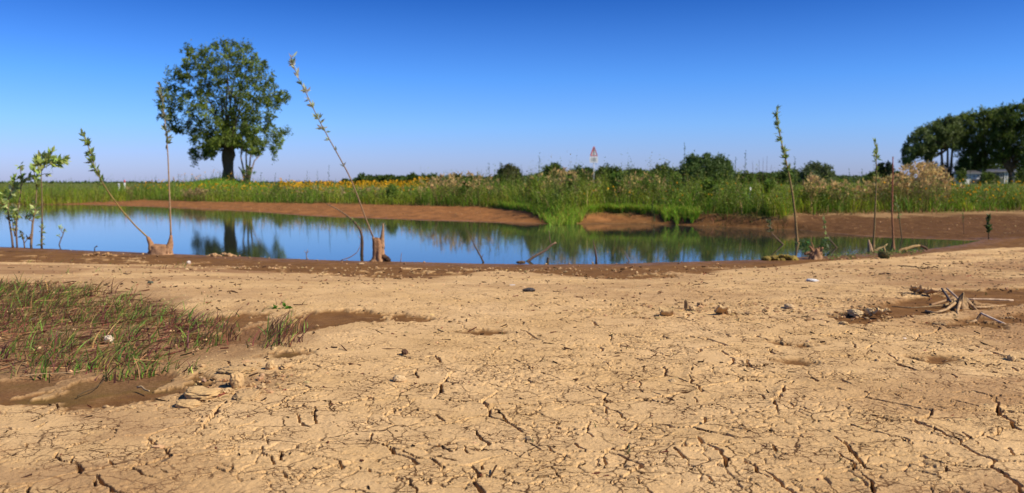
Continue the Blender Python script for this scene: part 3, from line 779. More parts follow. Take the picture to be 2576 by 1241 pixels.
# trees along the horizon, each its own
DT = [
 ("distant_tree", "tiny round dark tree alone left of the long distant hedge", [(857, 466), (859, 458), (867, 453), (876, 456), (879, 464), (876, 470), (860, 470)], 170, 6, 12, PALX),
 ("distant_tree", "dark flat-topped trees' left end, rising just right of the leaning willow shoot", [(893, 470), (898, 452), (908, 443), (925, 444), (932, 455), (930, 472), (896, 472)], 160, 8, 22, PALD),
 ("distant_tree", "even dark tree second from the left end of the long low row", [(920, 472), (922, 448), (938, 444), (958, 445), (966, 455), (964, 472)], 162, 8, 22, PALX),
 ("distant_tree", "even dark tree in the middle of the long low row above the yellow flowers", [(955, 472), (958, 447), (975, 443), (992, 445), (999, 456), (996, 472)], 160, 8, 22, PALX),
 ("distant_tree", "dark tree between the long low row's middle and its high end", [(988, 472), (991, 449), (1005, 443), (1022, 447), (1026, 472)], 163, 8, 20, PALD),
 ("distant_tree", "highest rounded tree ending the long low row left of the tan reeds", [(1016, 472), (1020, 446), (1032, 437), (1046, 439), (1058, 450), (1060, 472)], 158, 8, 24, PALX),
 ("distant_tree", "dark tree behind the left tan reed bed", [(1055, 472), (1060, 447), (1075, 440), (1100, 442), (1110, 455), (1108, 472)], 165, 9, 26, PALD),
 ("distant_tree", "pointed dark tree rising just right of the left tan reed bed", [(1130, 472), (1136, 448), (1146, 437), (1156, 443), (1168, 452), (1170, 472)], 150, 8, 22, PALX),
 ("distant_tree", "low dark tree in the dip right of the pointed one", [(1162, 472), (1168, 452), (1185, 446), (1204, 447), (1214, 458), (1212, 472)], 155, 8, 22, PALD),
 ("distant_tree", "olive loose-topped bush with thin upright twigs, left of the dark rounded tree", [(1240, 470), (1250, 440), (1262, 422), (1278, 413), (1296, 417), (1310, 436), (1318, 455), (1318, 472)], 60, 11, 34, [(0.10, 0.11, 0.035), (0.085, 0.10, 0.03), (0.12, 0.12, 0.045)]),
 ("distant_tree", "dark rounded tree standing highest left of the warning sign", [(1362, 470), (1364, 436), (1374, 419), (1390, 412), (1408, 416), (1421, 432), (1426, 470)], 120, 11, 40, PALX),
 ("distant_tree", "dark tree directly left of and behind the warning sign", [(1418, 470), (1422, 442), (1440, 428), (1462, 424), (1482, 422), (1494, 434), (1496, 470)], 125, 11, 44, PALD),
 ("distant_tree", "bushy dark tree directly right of the warning sign", [(1496, 470), (1498, 438), (1508, 424), (1530, 420), (1552, 423), (1572, 430), (1576, 470)], 122, 11, 46, PALX),
 ("distant_tree", "low mid-green tree second to the right of the warning sign", [(1566, 470), (1570, 434), (1590, 427), (1612, 425), (1634, 432), (1640, 470)], 126, 11, 44, PALD),
 ("distant_tree", "dark tree touching the left side of the big soft willow bush", [(1628, 470), (1634, 432), (1652, 420), (1674, 416), (1700, 422), (1712, 440), (1712, 470)], 118, 11, 46, PALX),
 ("willow_bush", "big soft three-lobed willow bush standing highest in the middle distance", [(1704, 472), (1708, 440), (1716, 412), (1730, 394), (1748, 385), (1758, 396), (1770, 386), (1790, 384), (1802, 394), (1818, 390), (1834, 404), (1844, 428), (1850, 472)], 62, 14, 120, [(0.095, 0.15, 0.032), (0.12, 0.175, 0.055), (0.075, 0.125, 0.028)]),
 ("distant_tree", "low dark trees' nearest crown right of the big soft willow bush", [(1842, 470), (1846, 444), (1862, 436), (1880, 435), (1896, 444), (1900, 470)], 150, 9, 28, PALX),
 ("distant_tree", "low dark tree behind the bare reddish twigs", [(1892, 470), (1898, 444), (1916, 437), (1940, 438), (1954, 448), (1956, 470)], 152, 9, 30, PALD),
 ("distant_tree", "dark tree directly behind the tall right-hand willow shoot", [(1946, 470), (1950, 444), (1966, 434), (1988, 428), (2004, 432), (2014, 446), (2016, 470)], 140, 10, 38, PALX),
 ("distant_tree", "pale grey-green dome-shaped tree right of the tall right-hand willow shoot", [(2006, 470), (2012, 440), (2024, 418), (2044, 408), (2066, 409), (2088, 420), (2100, 436), (2108, 470)], 110, 11, 56, [(0.12, 0.15, 0.055), (0.15, 0.18, 0.08), (0.09, 0.12, 0.04)]),
 ("distant_tree", "small grey-green tree left of the two dark conifers", [(2174, 470), (2178, 445), (2190, 434), (2202, 436), (2210, 450), (2210, 470)], 130, 9, 24, PALD),
 ("conifer", "shorter black-green conifer on the left of the pair", [(2200, 470), (2203, 440), (2208, 420), (2214, 411), (2220, 416), (2226, 440), (2227, 470)], 125, 7, 34, [(0.014, 0.026, 0.012), (0.02, 0.032, 0.014)]),
 ("conifer", "taller pointed black-green conifer on the right of the pair", [(2218, 470), (2222, 440), (2228, 414), (2234, 404), (2240, 412), (2246, 440), (2248, 470)], 125, 7, 36, [(0.014, 0.026, 0.012), (0.02, 0.032, 0.014)]),
 ("distant_tree", "small dark rounded tree right of the two conifers", [(2244, 470), (2247, 444), (2256, 433), (2268, 436), (2276, 450), (2278, 470)], 140, 8, 22, PALD),
]
for i, (nm, lab, poly, Y, rp, nb_, pal) in enumerate(DT):
    cxp = sum(p[0] for p in poly) / len(poly); top = min(p[1] for p in poly)
    simple_tree(nm, lab, "bush" if nm == "willow_bush" else "tree", poly, Y, [(cxp, 1.3), [(cxp, 464), (cxp + 1, 455), (cxp, (top + 470) / 2)]], rp, nb_, 130 if Y > 70 else 230, 0.0030 * Y if Y > 70 else .15, pal, "trees along the horizon", (), None, 40 + i, 6)

# far wood line, seen as one low dark strip
rg = np.random.default_rng(5); mb = MB(); n = 30000
pxs = np.concatenate([rg.uniform(-700, 3200, 9000), rg.uniform(880, 2300, n - 9000)]); Yv = rg.uniform(330, 400, n)
tp_ = np.interp(pxs, [-700, 860, 885, 905, 1060, 1130, 1230, 1350, 1420, 1700, 1760, 1850, 1900, 2010, 2110, 2180, 2260, 2300, 3200], [2, 2, 6, 14, 15, 17, 16, 25, 34, 36, 34, 28, 23, 26, 20, 18, 24, 10, 4])
top = np.maximum(.3, (tp_ + 12 * (fbm(pxs / 34, 0 * pxs, 8, 4) - .5) * np.minimum(1, tp_ / 8)) / FP * Yv)
pos = np.stack([(pxs - 1288) / FP * Yv, Yv, .1 + top * rg.uniform(0, 1, n) ** .8 * .95], 1)
L = rg.uniform(.5, 1.2, n); mb.quads(leaf_quads(pos, rg.normal(0, 1, (n, 3)), L, L * .7, rg), jitcol((0.062, 0.095, 0.02), n, rg, .25, .1) * (.65 + .7 * fbm(pxs / 16, 0 * pxs, 18, 2))[:, None])
tag(mb.build("distant_wood", LEAF), "low dark line of far-off woodland along the horizon", "woodland", None, "stuff")

# ------------------------------------------------------------------ houses under the trees
def house(label, Y, x0, x1, roof_top, eave, ground_py, panels, roofcol, wallcol):
    a = PY(x0, 462, Y); b_ = PY(x1, 462, Y); k = Y / FP
    z = lambda py: CAMZ + (458 - py) * k
    X = lambda px: (px - 1288) / FP * Y
    g = float(H(a[0], Y))
    t = thing("white_house", label, "house", ((a[0] + b_[0]) / 2, Y, g))
    w = MB(); w.box((a[0], Y, g - .1), (b_[0], Y + 5, z(eave)), wallcol); sub(w, "wall", PAINT, t, False)
    r = MB(); zt, ze = z(roof_top), z(eave)
    xa, xb = a[0] - .3, b_[0] + .3
    V = [(xa, Y - .45, ze), (xb, Y - .45, ze), (xb, Y + 2.5, zt), (xa, Y + 2.5, zt), (xa, Y + 5.45, ze), (xb, Y + 5.45, ze), (xa, Y - .45, ze - .12), (xb, Y - .45, ze - .12), (xb, Y + 5.45, ze - .12), (xa, Y + 5.45, ze - .12)]
    r.add(V, [[0, 1, 2, 3], [3, 2, 5, 4], [6, 7, 1, 0], [8, 9, 4, 5], [9, 8, 7, 6], [6, 0, 3, 4, 9], [7, 8, 5, 2, 1]], np.array(roofcol)); sub(r, "roof", PAINT, t, False)
    g_ = MB(); g_.box((xa, Y - .53, ze - .14), (xb, Y - .455, ze + .02), (.26, .26, .25)); sub(g_, "gutter", PAINT, t, False)
    for nm, p0, p1, q0, q1, c in panels:
        if nm == "window":
            m_ = MB(); fx = X(p0), X(p1); fz = z(q1), z(q0)
            m_.box((fx[0], Y - .06, fz[0]), (fx[1], Y - .003, fz[1]), (.7, .7, .66)); f = sub(m_, "window", PAINT, t, False)
            e = .12; m2 = MB(); m2.box((fx[0] + e, Y - .075, fz[0] + e), (fx[1] - e, Y - .062, fz[1] - e), c); f["_o"] = [float(v) for v in t.location]; sub(m2, "pane", PAINT, f, False)
        else:
            m_ = MB(); m_.box((X(p0), Y - .10, z(q1)), (X(p1), Y - .004, z(q0)), c); sub(m_, nm, PAINT, t, False)
    return t
DKG = (0.02, 0.022, 0.025); WH = (0.80, 0.80, 0.77)
house("low white house with dark roof and dark carport opening, left of the big trunk", 192, 2428, 2466, 429, 436, 463,
      [("garage_opening", 2441, 2465, 451, 462, DKG), ("window", 2443, 2450, 441, 446.5, (0.05, 0.06, 0.07)), ("window", 2453, 2462, 440.5, 446.5, (0.05, 0.06, 0.07))], (0.03, 0.03, 0.035), WH)
house("grey and white house with upright white panels, half behind the right-hand trunk", 214, 2478, 2556, 426, 432, 463,
      [("door", 2498, 2506, 440, 462, DKG), ("window", 2484, 2494, 438, 447, (0.06, 0.07, 0.08)), ("panel", 2522, 2525, 433, 461, WH), ("panel", 2528, 2531, 433, 461, WH), ("panel", 2533.5, 2537, 433, 461, WH), ("panel", 2548, 2552, 433, 448, WH),
       ("window", 2510, 2518, 437, 448, (0.05, 0.06, 0.07))], (0.024, 0.024, 0.026), (0.085, 0.085, 0.08))

# ------------------------------------------------------------------ warning sign, marker posts
SY = 60.0; k = SY / FP
X_ = lambda px: (px - 1288) / FP * SY
Z_ = lambda py: CAMZ + (458 - py) * k
sx, sz0 = X_(1493), float(H(X_(1493), SY))
t = thing("warning_sign", "tall narrow red-bordered triangle over a white plate on a pale pole above the reeds", "sign", (sx, SY + .04, sz0))
p = MB(); p.tube([(sx, SY + .05, sz0 - .2), (sx, SY + .05, Z_(369.5))], .035, (.62, .63, .62), n=10); sub(p, "pole", PAINT, t)
ap, bl, br = (X_(1493.2), Z_(368)), (X_(1483), Z_(394)), (X_(1503), Z_(394))
tb = MB(); tb.prism([bl, br, ap], SY - .012, SY + .010, (.78, .78, .76)); board = sub(tb, "triangle_board", PAINT, t, False)
board["_o"] = [float(v) for v in t.location]
def strip(A, B, wd, col, y, nm):
    A = np.array(A); B = np.array(B); d = (B - A) / np.linalg.norm(B - A); n_ = np.array([-d[1], d[0]]) * wd / 2
    m_ = MB(); m_.prism([tuple(A - n_), tuple(B - n_), tuple(B + n_), tuple(A + n_)], y - .006, y, col); sub(m_, nm, PAINT, board, False)
REDP = (0.62, 0.09, 0.08)
c_ = np.array([(ap[0] + bl[0] + br[0]) / 3, (ap[1] * .8 + bl[1] + br[1]) / 2.8])
inn = lambda P, f: tuple(np.array(P) * (1 - f) + c_ * f)
strip(inn(bl, .18), inn(ap, .10), .10, REDP, SY - .013, "border")
strip(inn(br, .12), inn(ap, .10), .05, REDP, SY - .0145, "border")
strip((bl[0] + .05, bl[1] + .035), (br[0] - .05, br[1] + .035), .05, REDP, SY - .016, "border")
strip((X_(1493), Z_(392)), (X_(1493), Z_(373)), .05, (.10, .12, .11), SY - .0175, "symbol")
pl = MB(); pl.box((X_(1482.6), SY - .012, Z_(410)), (X_(1503), SY + .01, Z_(394.6)), (.80, .80, .79)); plate = sub(pl, "plate", PAINT, t, False); plate["_o"] = [float(v) for v in t.location]
board = plate
for a, b_, c in [(1486.5, 1491, (.50, .52, .50)), (1495, 1499.5, (.50, .52, .50)), (1492.2, 1494, (.09, .12, .10))]:
    m_ = MB(); m_.box((X_(a), SY - .018, Z_(407)), (X_(b_), SY - .0125, Z_(397.5)), c); sub(m_, "panel", PAINT, plate, False)

def marker(label, px, ytop, ybot, Y, wpx, bands):
    k = Y / FP; x0 = (px - 1288) / FP * Y; g = float(H(x0, Y)); z = lambda py: CAMZ + (458 - py) * k
    t = thing("marker_post", label, "post", (x0, Y, g))
    r = wpx / 2 * k
    p = MB(); p.tube([(x0, Y, g - .1), (x0, Y, z(ytop) - r * .5), (x0, Y, z(ytop))], [r, r, r * .55], (.80, .80, .77), n=12); sub(p, "post", PAINT, t)
    for a, b_, c, nm in bands:
        m_ = MB(); m_.tube([(x0, Y, z(b_)), (x0, Y, z(a))], r * 1.08, c, n=12); sub(m_, nm, PAINT, t)
marker("white marker post with a dark band standing in the weeds right of the willow bush", 1885, 471.5, 493, 15.6, 6.5, [(481, 485, (.03, .035, .03), "band")])
marker("white post with a red cap at the meadow's far edge, left part of the pond", 316, 454, 470, 34, 4, [(453.6, 460, (.60, .05, .06), "cap")])
marker("short plain white post just left of the red-capped post", 301.5, 462, 470, 35, 4.5, [(466, 467, (.5, .5, .48), "band")])

# ------------------------------------------------------------------ meadow and bank vegetation
PXG = np.arange(-500, 3100, 10.0)
YB = []
for px in PXG:
    yy = np.arange(9.5, 42, 0.04); xx = (px - 1288) / FP * yy
    ok = yy - np.interp(xx, FX, FY) - np.interp(xx, FX, FT)
    i = np.argmax(ok > 0) if (ok > 0).any() else len(yy) - 1
    YB.append(yy[i])
YB = np.array(YB)
bankY = lambda px: np.interp(px, PXG, YB)

def scatter(n, lo, hi, s_mean, rng, s0=0.0, smax=26, ragged=0.45):
    px = rng.uniform(lo, hi, n)
    s = s0 + rng.exponential(s_mean, n); s = np.where(s > smax, rng.uniform(0, smax, n), s)
    Y = bankY(px) + s - np.interp(px, [200, 300, 450], [0.6, 0.3, 0]) + ragged * (fbm(px / 22, 0 * px, 3, 3) - 0.45)
    x = (px - 1288) / FP * Y
    return px, s, np.stack([x, Y, H(x, Y) - 0.01], 1)

HB = ([-500, 350, 420, 700, 1000, 1060, 1110, 1250, 1420, 1600, 1720, 1900, 2100, 2200, 2270, 2330, 2390, 2430, 3100],
      [.47, .46, .42, .40, .41, .48, .50, .52, .55, .56, .54, .47, .44, .46, .50, .52, .47, .41, .41])
hbase = lambda px: 1.2 * np.interp(px, *HB)
rg = np.random.default_rng(101)

# green grass of the meadow
mb = MB(); n = 52000
px, s, P = scatter(n, -320, 2900, 3.0, rg)
patch = fbm(px / 70, s / 2.5, 9, 3)
hh = hbase(px) * rg.uniform(.45, 1.05, n) * (0.55 + .45 * sstep(0, 1.6, s)) * (0.42 + 1.15 * fbm(px / 26, s / 1.6, 29, 3))
pen = (px > 1360) & (px < 1720)
dk = (0.55 + .9 * fbm(px / 34, s / 1.2, 49, 3))[:, None]
cols = dk * np.interp(px, [0, 500, 950, 1150, 1700, 2000, 2600], [.66, .76, .80, .68, .66, .72, .66])[:, None] * np.where((patch > .5)[:, None], jitcol((0.34, 0.42, 0.028), n, rg, .34, .14), jitcol((0.19, 0.32, 0.024), n, rg, .3, .12))
tanb = rg.random(n) < .09
cols[tanb] = jitcol((0.46, 0.35, 0.12), int(tanb.sum()), rg, .2, .08)
V, C = blades(P, hh, rg.normal(0, 1, (n, 2)) * (hh * .28)[:, None], rg.uniform(.006, .015, n) * (1 + s / 14), rg, cols)
mb.quads(V, C)
tag(mb.build("meadow_grass", GRASS), "uneven green and straw-coloured grass covering the far bank and meadow", "grass", None, "stuff")

# leafy weeds among it
mb = MB(); n = 5200
px, s, P = scatter(n, -320, 2900, 2.2, rg, .1)
hh = hbase(px) * rg.uniform(.4, 1.2, n) * (0.38 + 1.3 * fbm(px / 20, s / 1.2, 39, 3))
nl = 16; tt = np.tile(np.linspace(.12, 1, nl), n); idx = np.repeat(np.arange(n), nl)
lean = rg.normal(0, .10, (n, 2))
pos = P[idx] + np.stack([lean[idx, 0] * tt * hh[idx], lean[idx, 1] * tt * hh[idx], hh[idx] * tt], 1) + rg.normal(0, .008, (n * nl, 3))
D = rg.normal(0, 1, (n * nl, 3)); D[:, 2] = np.abs(D[:, 2]) * .7
L = rg.uniform(.04, .085, n * nl) * (1.15 - .6 * tt)
kind = rg.random(n)
basec = np.where((kind < .55)[:, None], np.array([[.22, .33, .032]]), np.where((kind < .85)[:, None], np.array([[.34, .39, .05]]), np.array([[.36, .30, .10]])))
mb.quads(leaf_quads(pos, D, L, L * .33, rg), np.clip(basec[idx] * np.exp(rg.normal(0, .2, (n * nl, 1))) * ((.55 + .9 * fbm(px / 16, s, 59, 3)) * np.interp(px, [0, 950, 1150, 2600], [.72, .76, .66, .66]))[idx][:, None], .004, .9))
V, C = blades(P, hh, lean * hh[:, None], np.full(n, .009), rg, jitcol((.09, .11, .025), n, rg), 2); mb.quads(V, C)
tag(mb.build("leafy_weeds", LEAF), "dense leafy weeds mixed through the far bank's grass", "weeds", None, "stuff")

# bright short grass running down to the water
mb = MB(); n = 15000
px = rg.uniform(1240, 1760, n); Y0 = bankY(px)
xs = (px - 1288) / FP * Y0
wpen = np.interp(px, [1240, 1330, 1375, 1400, 1440, 1480, 1530, 1620, 1700, 1760], [.05, .4, 1.15, 1.25, .75, .06, .0, .08, .35, .08])
s = rg.uniform(-1, 1.0, n) ; s = np.where(s < 0, s * wpen * (.35 + 1.1 * fbm(px / 7, 0 * px, 4, 3)), s * 2.2)
Y = Y0 + s + .25 * (fbm(px / 12, 0 * px, 2, 3) - .5); x = (px - 1288) / FP * Y
P = np.stack([x, Y, np.maximum(H(x, Y), WZ - .03)], 1); hh = rg.uniform(.06, .19, n)
V, C = blades(P, hh, rg.normal(0, 1, (n, 2)) * (hh * .35)[:, None], rg.uniform(.006, .011, n), rg, np.where((rg.random(n) < .3)[:, None], jitcol((0.36, 0.34, 0.06), n, rg, .3, .1), jitcol((0.22, 0.385, 0.028), n, rg, .28, .12))); mb.quads(V, C)
tag(mb.build("short_grass", GRASS), "bright fresh green short grass reaching down to the water's edge", "grass", None, "stuff")

mb = MB(); n = 7000; xs = MOUND[0] + rg.normal(0, 2.0, n); ysn = TREE_Y - .6 + rg.normal(0, 1.8, n)
P = np.stack([xs, ysn, H(xs, ysn) - .01], 1); hh = rg.uniform(.05, .16, n)
V, C = blades(P, hh, rg.normal(0, 1, (n, 2)) * (hh * .35)[:, None], rg.uniform(.012, .022, n), rg, jitcol((.20, .32, .03), n, rg, .3, .1)); mb.quads(V, C)
tag(mb.build("mound_grass", GRASS), "short green turf covering the mound under the pollard willow", "grass", None, "stuff")

# yellow flowers
mb = MB()
def flowers(n, lo, hi, s0, s1, zlo, zhi, size):
    px = rg.uniform(lo, hi, n); s = rg.uniform(s0, s1, n); Y = bankY(px) + s; x = (px - 1288) / FP * Y; g = H(x, Y)
    h = hbase(px) * rg.uniform(zlo, zhi, n)
    P = np.stack([x, Y, g + h], 1); col = jitcol((0.75, 0.42, 0.015), n, rg, .12, .05)
    for a in range(3):
        D = rg.normal(0, 1, (n, 3)); D /= np.linalg.norm(D, axis=1, keepdims=True)
        L = size * rg.uniform(.8, 1.25, n)
        mb.quads(leaf_quads(P - D * (L * .5)[:, None], D, L, L * .9, rg), col)
    B = P.copy(); B[:, 2] = g
    V, C = blades(B, h, rg.normal(0, .02, (n, 2)), np.full(n, .006), rg, jitcol((.08, .12, .02), n, rg), 2); mb.quads(V, C)
flowers(260, 340, 760, .4, 9, .6, 1.05, .055)
flowers(520, 700, 1080, 4, 26, .6, 1.10, .085)
flowers(150, 700, 1080, .6, 5, .5, 1.0, .05)
flowers(40, 1430, 1720, .2, 1.5, .3, .7, .038)
flowers(45, 1700, 2240, .2, 2.0, .3, .9, .036)
flowers(150, 2385, 2800, .3, 4.0, .35, 1.1, .040)
flowers(80, 2385, 2700, .1, 1.2, .25, .9, .038)
flowers(14, 2240, 2400, .1, .8, .3, .7, .036)
tag(mb.build("yellow_flowers", LEAF), "scattered yellow wildflowers standing in the meadow grass", "flowers", None, "stuff")

# dry reeds
mb = MB()
def reeds(n, lo, hi, s0, s1, hmul, col):
    px = rg.normal((lo + hi) / 2, (hi - lo) / 4, n); px = np.where((px < lo) | (px > hi), rg.uniform(lo, hi, n), px)
    s = rg.uniform(s0, s1, n); Y = bankY(px) + s; x = (px - 1288) / FP * Y; g = H(x, Y)
    h = hbase(px) * hmul * rg.uniform(.62, 1.15, n) * np.exp(-((px - (lo + hi) / 2) / (hi - lo)) ** 2)
    B = np.stack([x, Y, g], 1); lean = rg.normal(0, .06, (n, 2))
    V, C = blades(B, h, lean, rg.uniform(.006, .010, n), rg, jitcol((.26, .17, .07), n, rg, .2, .06)); mb.quads(V, C)
    T = B + np.stack([lean[:, 0], lean[:, 1], h * .86], 1)
    for a in range(6):
        D = rg.normal(0, .45, (n, 3)); D[:, 2] += .55; D[:, 0] += .25
        L = rg.uniform(.05, .10, n)
        mb.quads(leaf_quads(T + rg.normal(0, .014, (n, 3)), D, L, L * .36, rg), jitcol(col, n, rg, .2, .06))
    for a in range(3):
        D = rg.normal(0, 1, (n, 3)); D[:, 2] = np.abs(D[:, 2]); L = rg.uniform(.10, .2, n)
        mb.quads(leaf_quads(B + np.stack([lean[:, 0] * .3, lean[:, 1] * .3, h * rg.uniform(.25, .7, n)], 1), D, L, L * .09, rg), jitcol((.20, .17, .06), n, rg, .25, .08))
TANC = (0.52, 0.355, 0.135)
reeds(170, 1050, 1260, .2, 3, 1.22, TANC)
reeds(70, 1320, 1500, .5, 3, 1.15, TANC)
reeds(45, 1540, 1680, .5, 3, 1.0, TANC)
reeds(210, 2240, 2400, .1, 2.0, 1.40, TANC)
reeds(100, 2150, 2290, .2, 2.0, 1.02, TANC)
reeds(60, 2000, 2160, .3, 2.0, 1.0, TANC)
reeds(36, 2030, 2050, .2, 1.2, 1.2, TANC)
reeds(60, 460, 530, .1, 1.0, .7, (.42, .30, .13))
reeds(14, 320, 335, .1, .8, .9, (.40, .30, .12))
reeds(80, 560, 1040, .2, 3, .85, (.40, .30, .13))
tag(mb.build("dry_reeds", GRASS), "tan dry reeds with feathery seed heads along the far bank", "reeds", None, "stuff")

# dry leaves and low tufts along the foot of the bank grass
mb = MB(); n = 5200
px, s, P = scatter(n, -200, 2800, .28, rg, -.30, .7, .5); hh = rg.uniform(.02, .13, n)
V, C = blades(P, hh, rg.normal(0, .05, (n, 2)), rg.uniform(.005, .012, n), rg, np.where((rg.random(n) < .5)[:, None], jitcol((.30, .16, .07), n, rg), jitcol((.10, .10, .025), n, rg))); mb.quads(V, C)
tag(mb.build("dead_leaf_litter", GRASS), "brown dead leaf litter fringing the foot of the bank grass", "leaf litter", None, "stuff")

# tall single stalks standing above the grass
def stalk(label, px, ytop, Y, col=(.075, .11, .03), leafy=1.0, bend=0, group=None, seed=0, name="weed_stalk", nl=26, leafL=.06, cat="weed"):
    rg = np.random.default_rng(900 + seed)
    x = (px - 1288) / FP * Y; g = float(H(x, Y)); top = PY(px + bend, ytop, Y)
    b = np.array([x, Y, g - .02]); mid = (b + top) / 2 - np.array([bend / FP * Y * .3, 0, 0])
    path = bez(b, mid, top, 8)
    t = thing(name, label, cat, b, group)
    m1 = MB(); m1.tube(path, np.linspace(.006, .002, 8), col, n=5, cap=False); sub(m1, "stem", LEAF, t)
    if leafy:
        tt = rg.uniform(.30, 1, nl) ** .8; i = tt * 7; i0 = np.minimum(i.astype(int), 6); f = (i - i0)[:, None]
        pos = path[i0] * (1 - f) + path[i0 + 1] * f
        D = rg.normal(0, 1, (nl, 3)); D[:, 2] = np.abs(D[:, 2]) + .5
        L = leafL * rg.uniform(.7, 1.2, nl) * (1.15 - .5 * tt)
        m2 = MB(); m2.quads(leaf_quads(pos, D, L, L * .34 * leafy, rg), jitcol((.07, .12, .03), nl, rg, .2, .08)); sub(m2, "leaves", LEAF, t)
    return t
GS = "thin leafy stalks rising above the bank grass"
SL = "thin leafy weed stalk rising above the bank grass into the sky"
for i, (px, yt, b_) in enumerate([(1355, 394, 2), (1232, 412, -2), (1253, 425, 1), (1650, 414, 0), (1680, 404, 3), (1540, 418, 2), (770, 430, 3), (800, 427, -2), (826, 414, 2), (728, 440, 0), (690, 436, 3),
                                  (452, 434, -5), (480, 440, 4), (262, 445, -2), (310, 447, 1), (390, 442, 2), (1200, 436, 2), (1312, 424, 1), (2062, 425, 1), (2137, 428, -1), (2166, 424, 3), (2180, 435, 0),
                                  (2440, 386, 1), (2472, 398, 0), (1583, 416, -1), (1852, 398, -2), (2128, 440, 1), (1478, 418, 0), (870, 447, 1), (655, 433, 2)]):
    stalk(SL, px, yt, float(bankY(px)) + 1.0 + (i % 4) * .5, bend=b_, group=GS, seed=i)
stalk("tallest leafy weed stalk, against the sky left of the big willow bush", 1722, 360, 16.0, seed=50, nl=46)
stalk("dark crooked seed-headed stalk right of the big willow bush", 1871, 380, 15.5, (.10, .09, .05), 1.2, 5, seed=51, nl=30)
stalk("thin leafy stalk just right of the tall right-hand willow shoot's stem", 1999, 397, 15.2, seed=52, nl=34)
GB = "bare reddish twigs standing above the right-hand grass"
for i, (px, yt, b_) in enumerate([(1896, 406, -3), (1903, 420, 2), (1918, 398, 2), (1926, 393, 4), (1935, 415, 6), (1910, 402, 0), (1885, 425, -6)]):
    stalk("bare reddish-brown twig among the cluster right of the white banded post", px, yt, 15.2 + .2 * i, (.17, .09, .06), 0, b_, GB, 60 + i, "bare_twig", cat="twig")
stalk("dark green stick-like stalk standing at the water's far edge below the bright grass", 1646, 532, 13.9, (.03, .035, .015), .8, -2, None, 70, nl=10)
stalk("olive leafy stalk at the foot of the far bank above the dark stick-like one", 1641, 505, 14.2, (.12, .10, .03), 1, 0, None, 71, nl=24, leafL=.05)

# bushy weed clumps standing out of the grass
for i, (px, yt, w_) in enumerate([(1172, 446, 22), (1340, 441, 26), (1438, 436, 30), (1552, 433, 34), (1632, 429, 36), (1698, 434, 32), (1786, 446, 30), (1936, 451, 26), (2112, 449, 24), (985, 456, 18), (700, 456, 16)]):
    Y = float(bankY(px)) + 1.2 + .5 * (i % 3)
    simple_tree("weed_bush", "bushy dark green weed clump standing out of the bank grass", "weed", [(px - w_ * .5, 505), (px - w_ * .62, 478), (px - w_ * .45, yt + 14), (px - w_ * .1, yt), (px + w_ * .15, yt + 5), (px + w_ * .4, yt + 10), (px + w_ * .62, 476), (px + w_ * .5, 505)],
                Y, [(px, .5), [(px, 500), (px + 1, 478), (px, yt + 14)]], 6.5, 26, 60, .055, [(.11, .19, .025), (.15, .23, .03), (.09, .15, .022)], "bushy weed clumps on the far bank", (), .25, 500 + i, 6, (.10, .11, .04))

# rush clump
x = (2052 - 1288) / FP * 14.6
mb = MB(); n = 420; P = np.stack([x + rg.normal(0, .085, n), 14.6 + rg.normal(0, .09, n), np.full(n, float(H(x, 14.6)) - .02)], 1)
hh = rg.uniform(.3, .58, n); V, C = blades(P, hh, (P[:, :2] - np.array([x, 14.6])) * rg.uniform(.3, 1.6, (n, 1)), rg.uniform(.005, .009, n), rg, jitcol((.040, .075, .010), n, rg, .2, .08)); mb.quads(V, C)
tag(mb.build("rush_clump", GRASS), "dense dark green rush clump on the far bank right of the tall shoot", "rushes")

# ------------------------------------------------------------------ foreground grass patch
gp = [(-260, 740), (-200, 718), (0, 716), (120, 722), (230, 735), (330, 748), (400, 772), (450, 800), (520, 830), (500, 860), (440, 890), (430, 925), (330, 930), (220, 930), (130, 945), (0, 950), (-260, 955)]
GPW = wpoly(gp); lo, hi = np.min(GPW, 0), np.max(GPW, 0)
mb = MB(); rg = np.random.default_rng(77)
def patchgrass(poly, nt, per, hlo, hhi, purple, spread=.03):
    W = wpoly(poly); lo, hi = np.min(W, 0), np.max(W, 0)
    a = rg.uniform(lo, hi, (nt * 4, 2)); ok = poly_sd(a[:, 0], a[:, 1], W) + .12 * (fbm(a[:, 0] * 5, a[:, 1] * 5, 6, 2) - .5) > 0; a = a[ok][:nt]
    a = a[fbm(a[:, 0] * 3, a[:, 1] * 3, 19, 3) > .38]
    n = len(a) * per; idx = np.repeat(np.arange(len(a)), per)
    xy = a[idx] + rg.normal(0, spread, (n, 2)); P = np.stack([xy[:, 0], xy[:, 1], H(xy[:, 0], xy[:, 1]) - .008], 1)
    hh = rg.uniform(hlo, hhi, n) * np.repeat(rg.uniform(.6, 1.1, len(a)), per)
    lean = np.stack([rg.normal(.45, .45, n), rg.normal(.1, .4, n)], 1) * hh[:, None]
    kd = rg.random(n)[:, None]
    C0 = np.where(kd < purple, jitcol((.17, .065, .05), n, rg, .35, .12), np.where(kd < purple + .16, jitcol((.40, .24, .09), n, rg, .3, .1), jitcol((.16, .24, .04), n, rg, .4, .14)))
    V, C = blades(P, hh, lean, rg.uniform(.0028, .0058, n), rg, C0); mb.quads(V, C)
patchgrass(gp, 520, 8, .03, .115, .34)
patchgrass([(-260, 740), (0, 728), (200, 742), (330, 765), (400, 800), (330, 860), (200, 900), (0, 910), (-260, 920)], 230, 8, .03, .105, .30)
patchgrass([(420, 800), (560, 815), (600, 850), (540, 880), (440, 900)], 60, 6, .03, .09, .45)
patchgrass([(660, 845), (720, 808), (765, 820), (775, 860), (730, 880), (670, 878)], 26, 7, .04, .12, .55)
patchgrass([(180, 930), (330, 925), (520, 925), (470, 945), (250, 960)], 22, 6, .03, .08, .3, .015)
patchgrass([(0, 640), (500, 660), (420, 720), (0, 716)], 40, 4, .02, .07, .35)
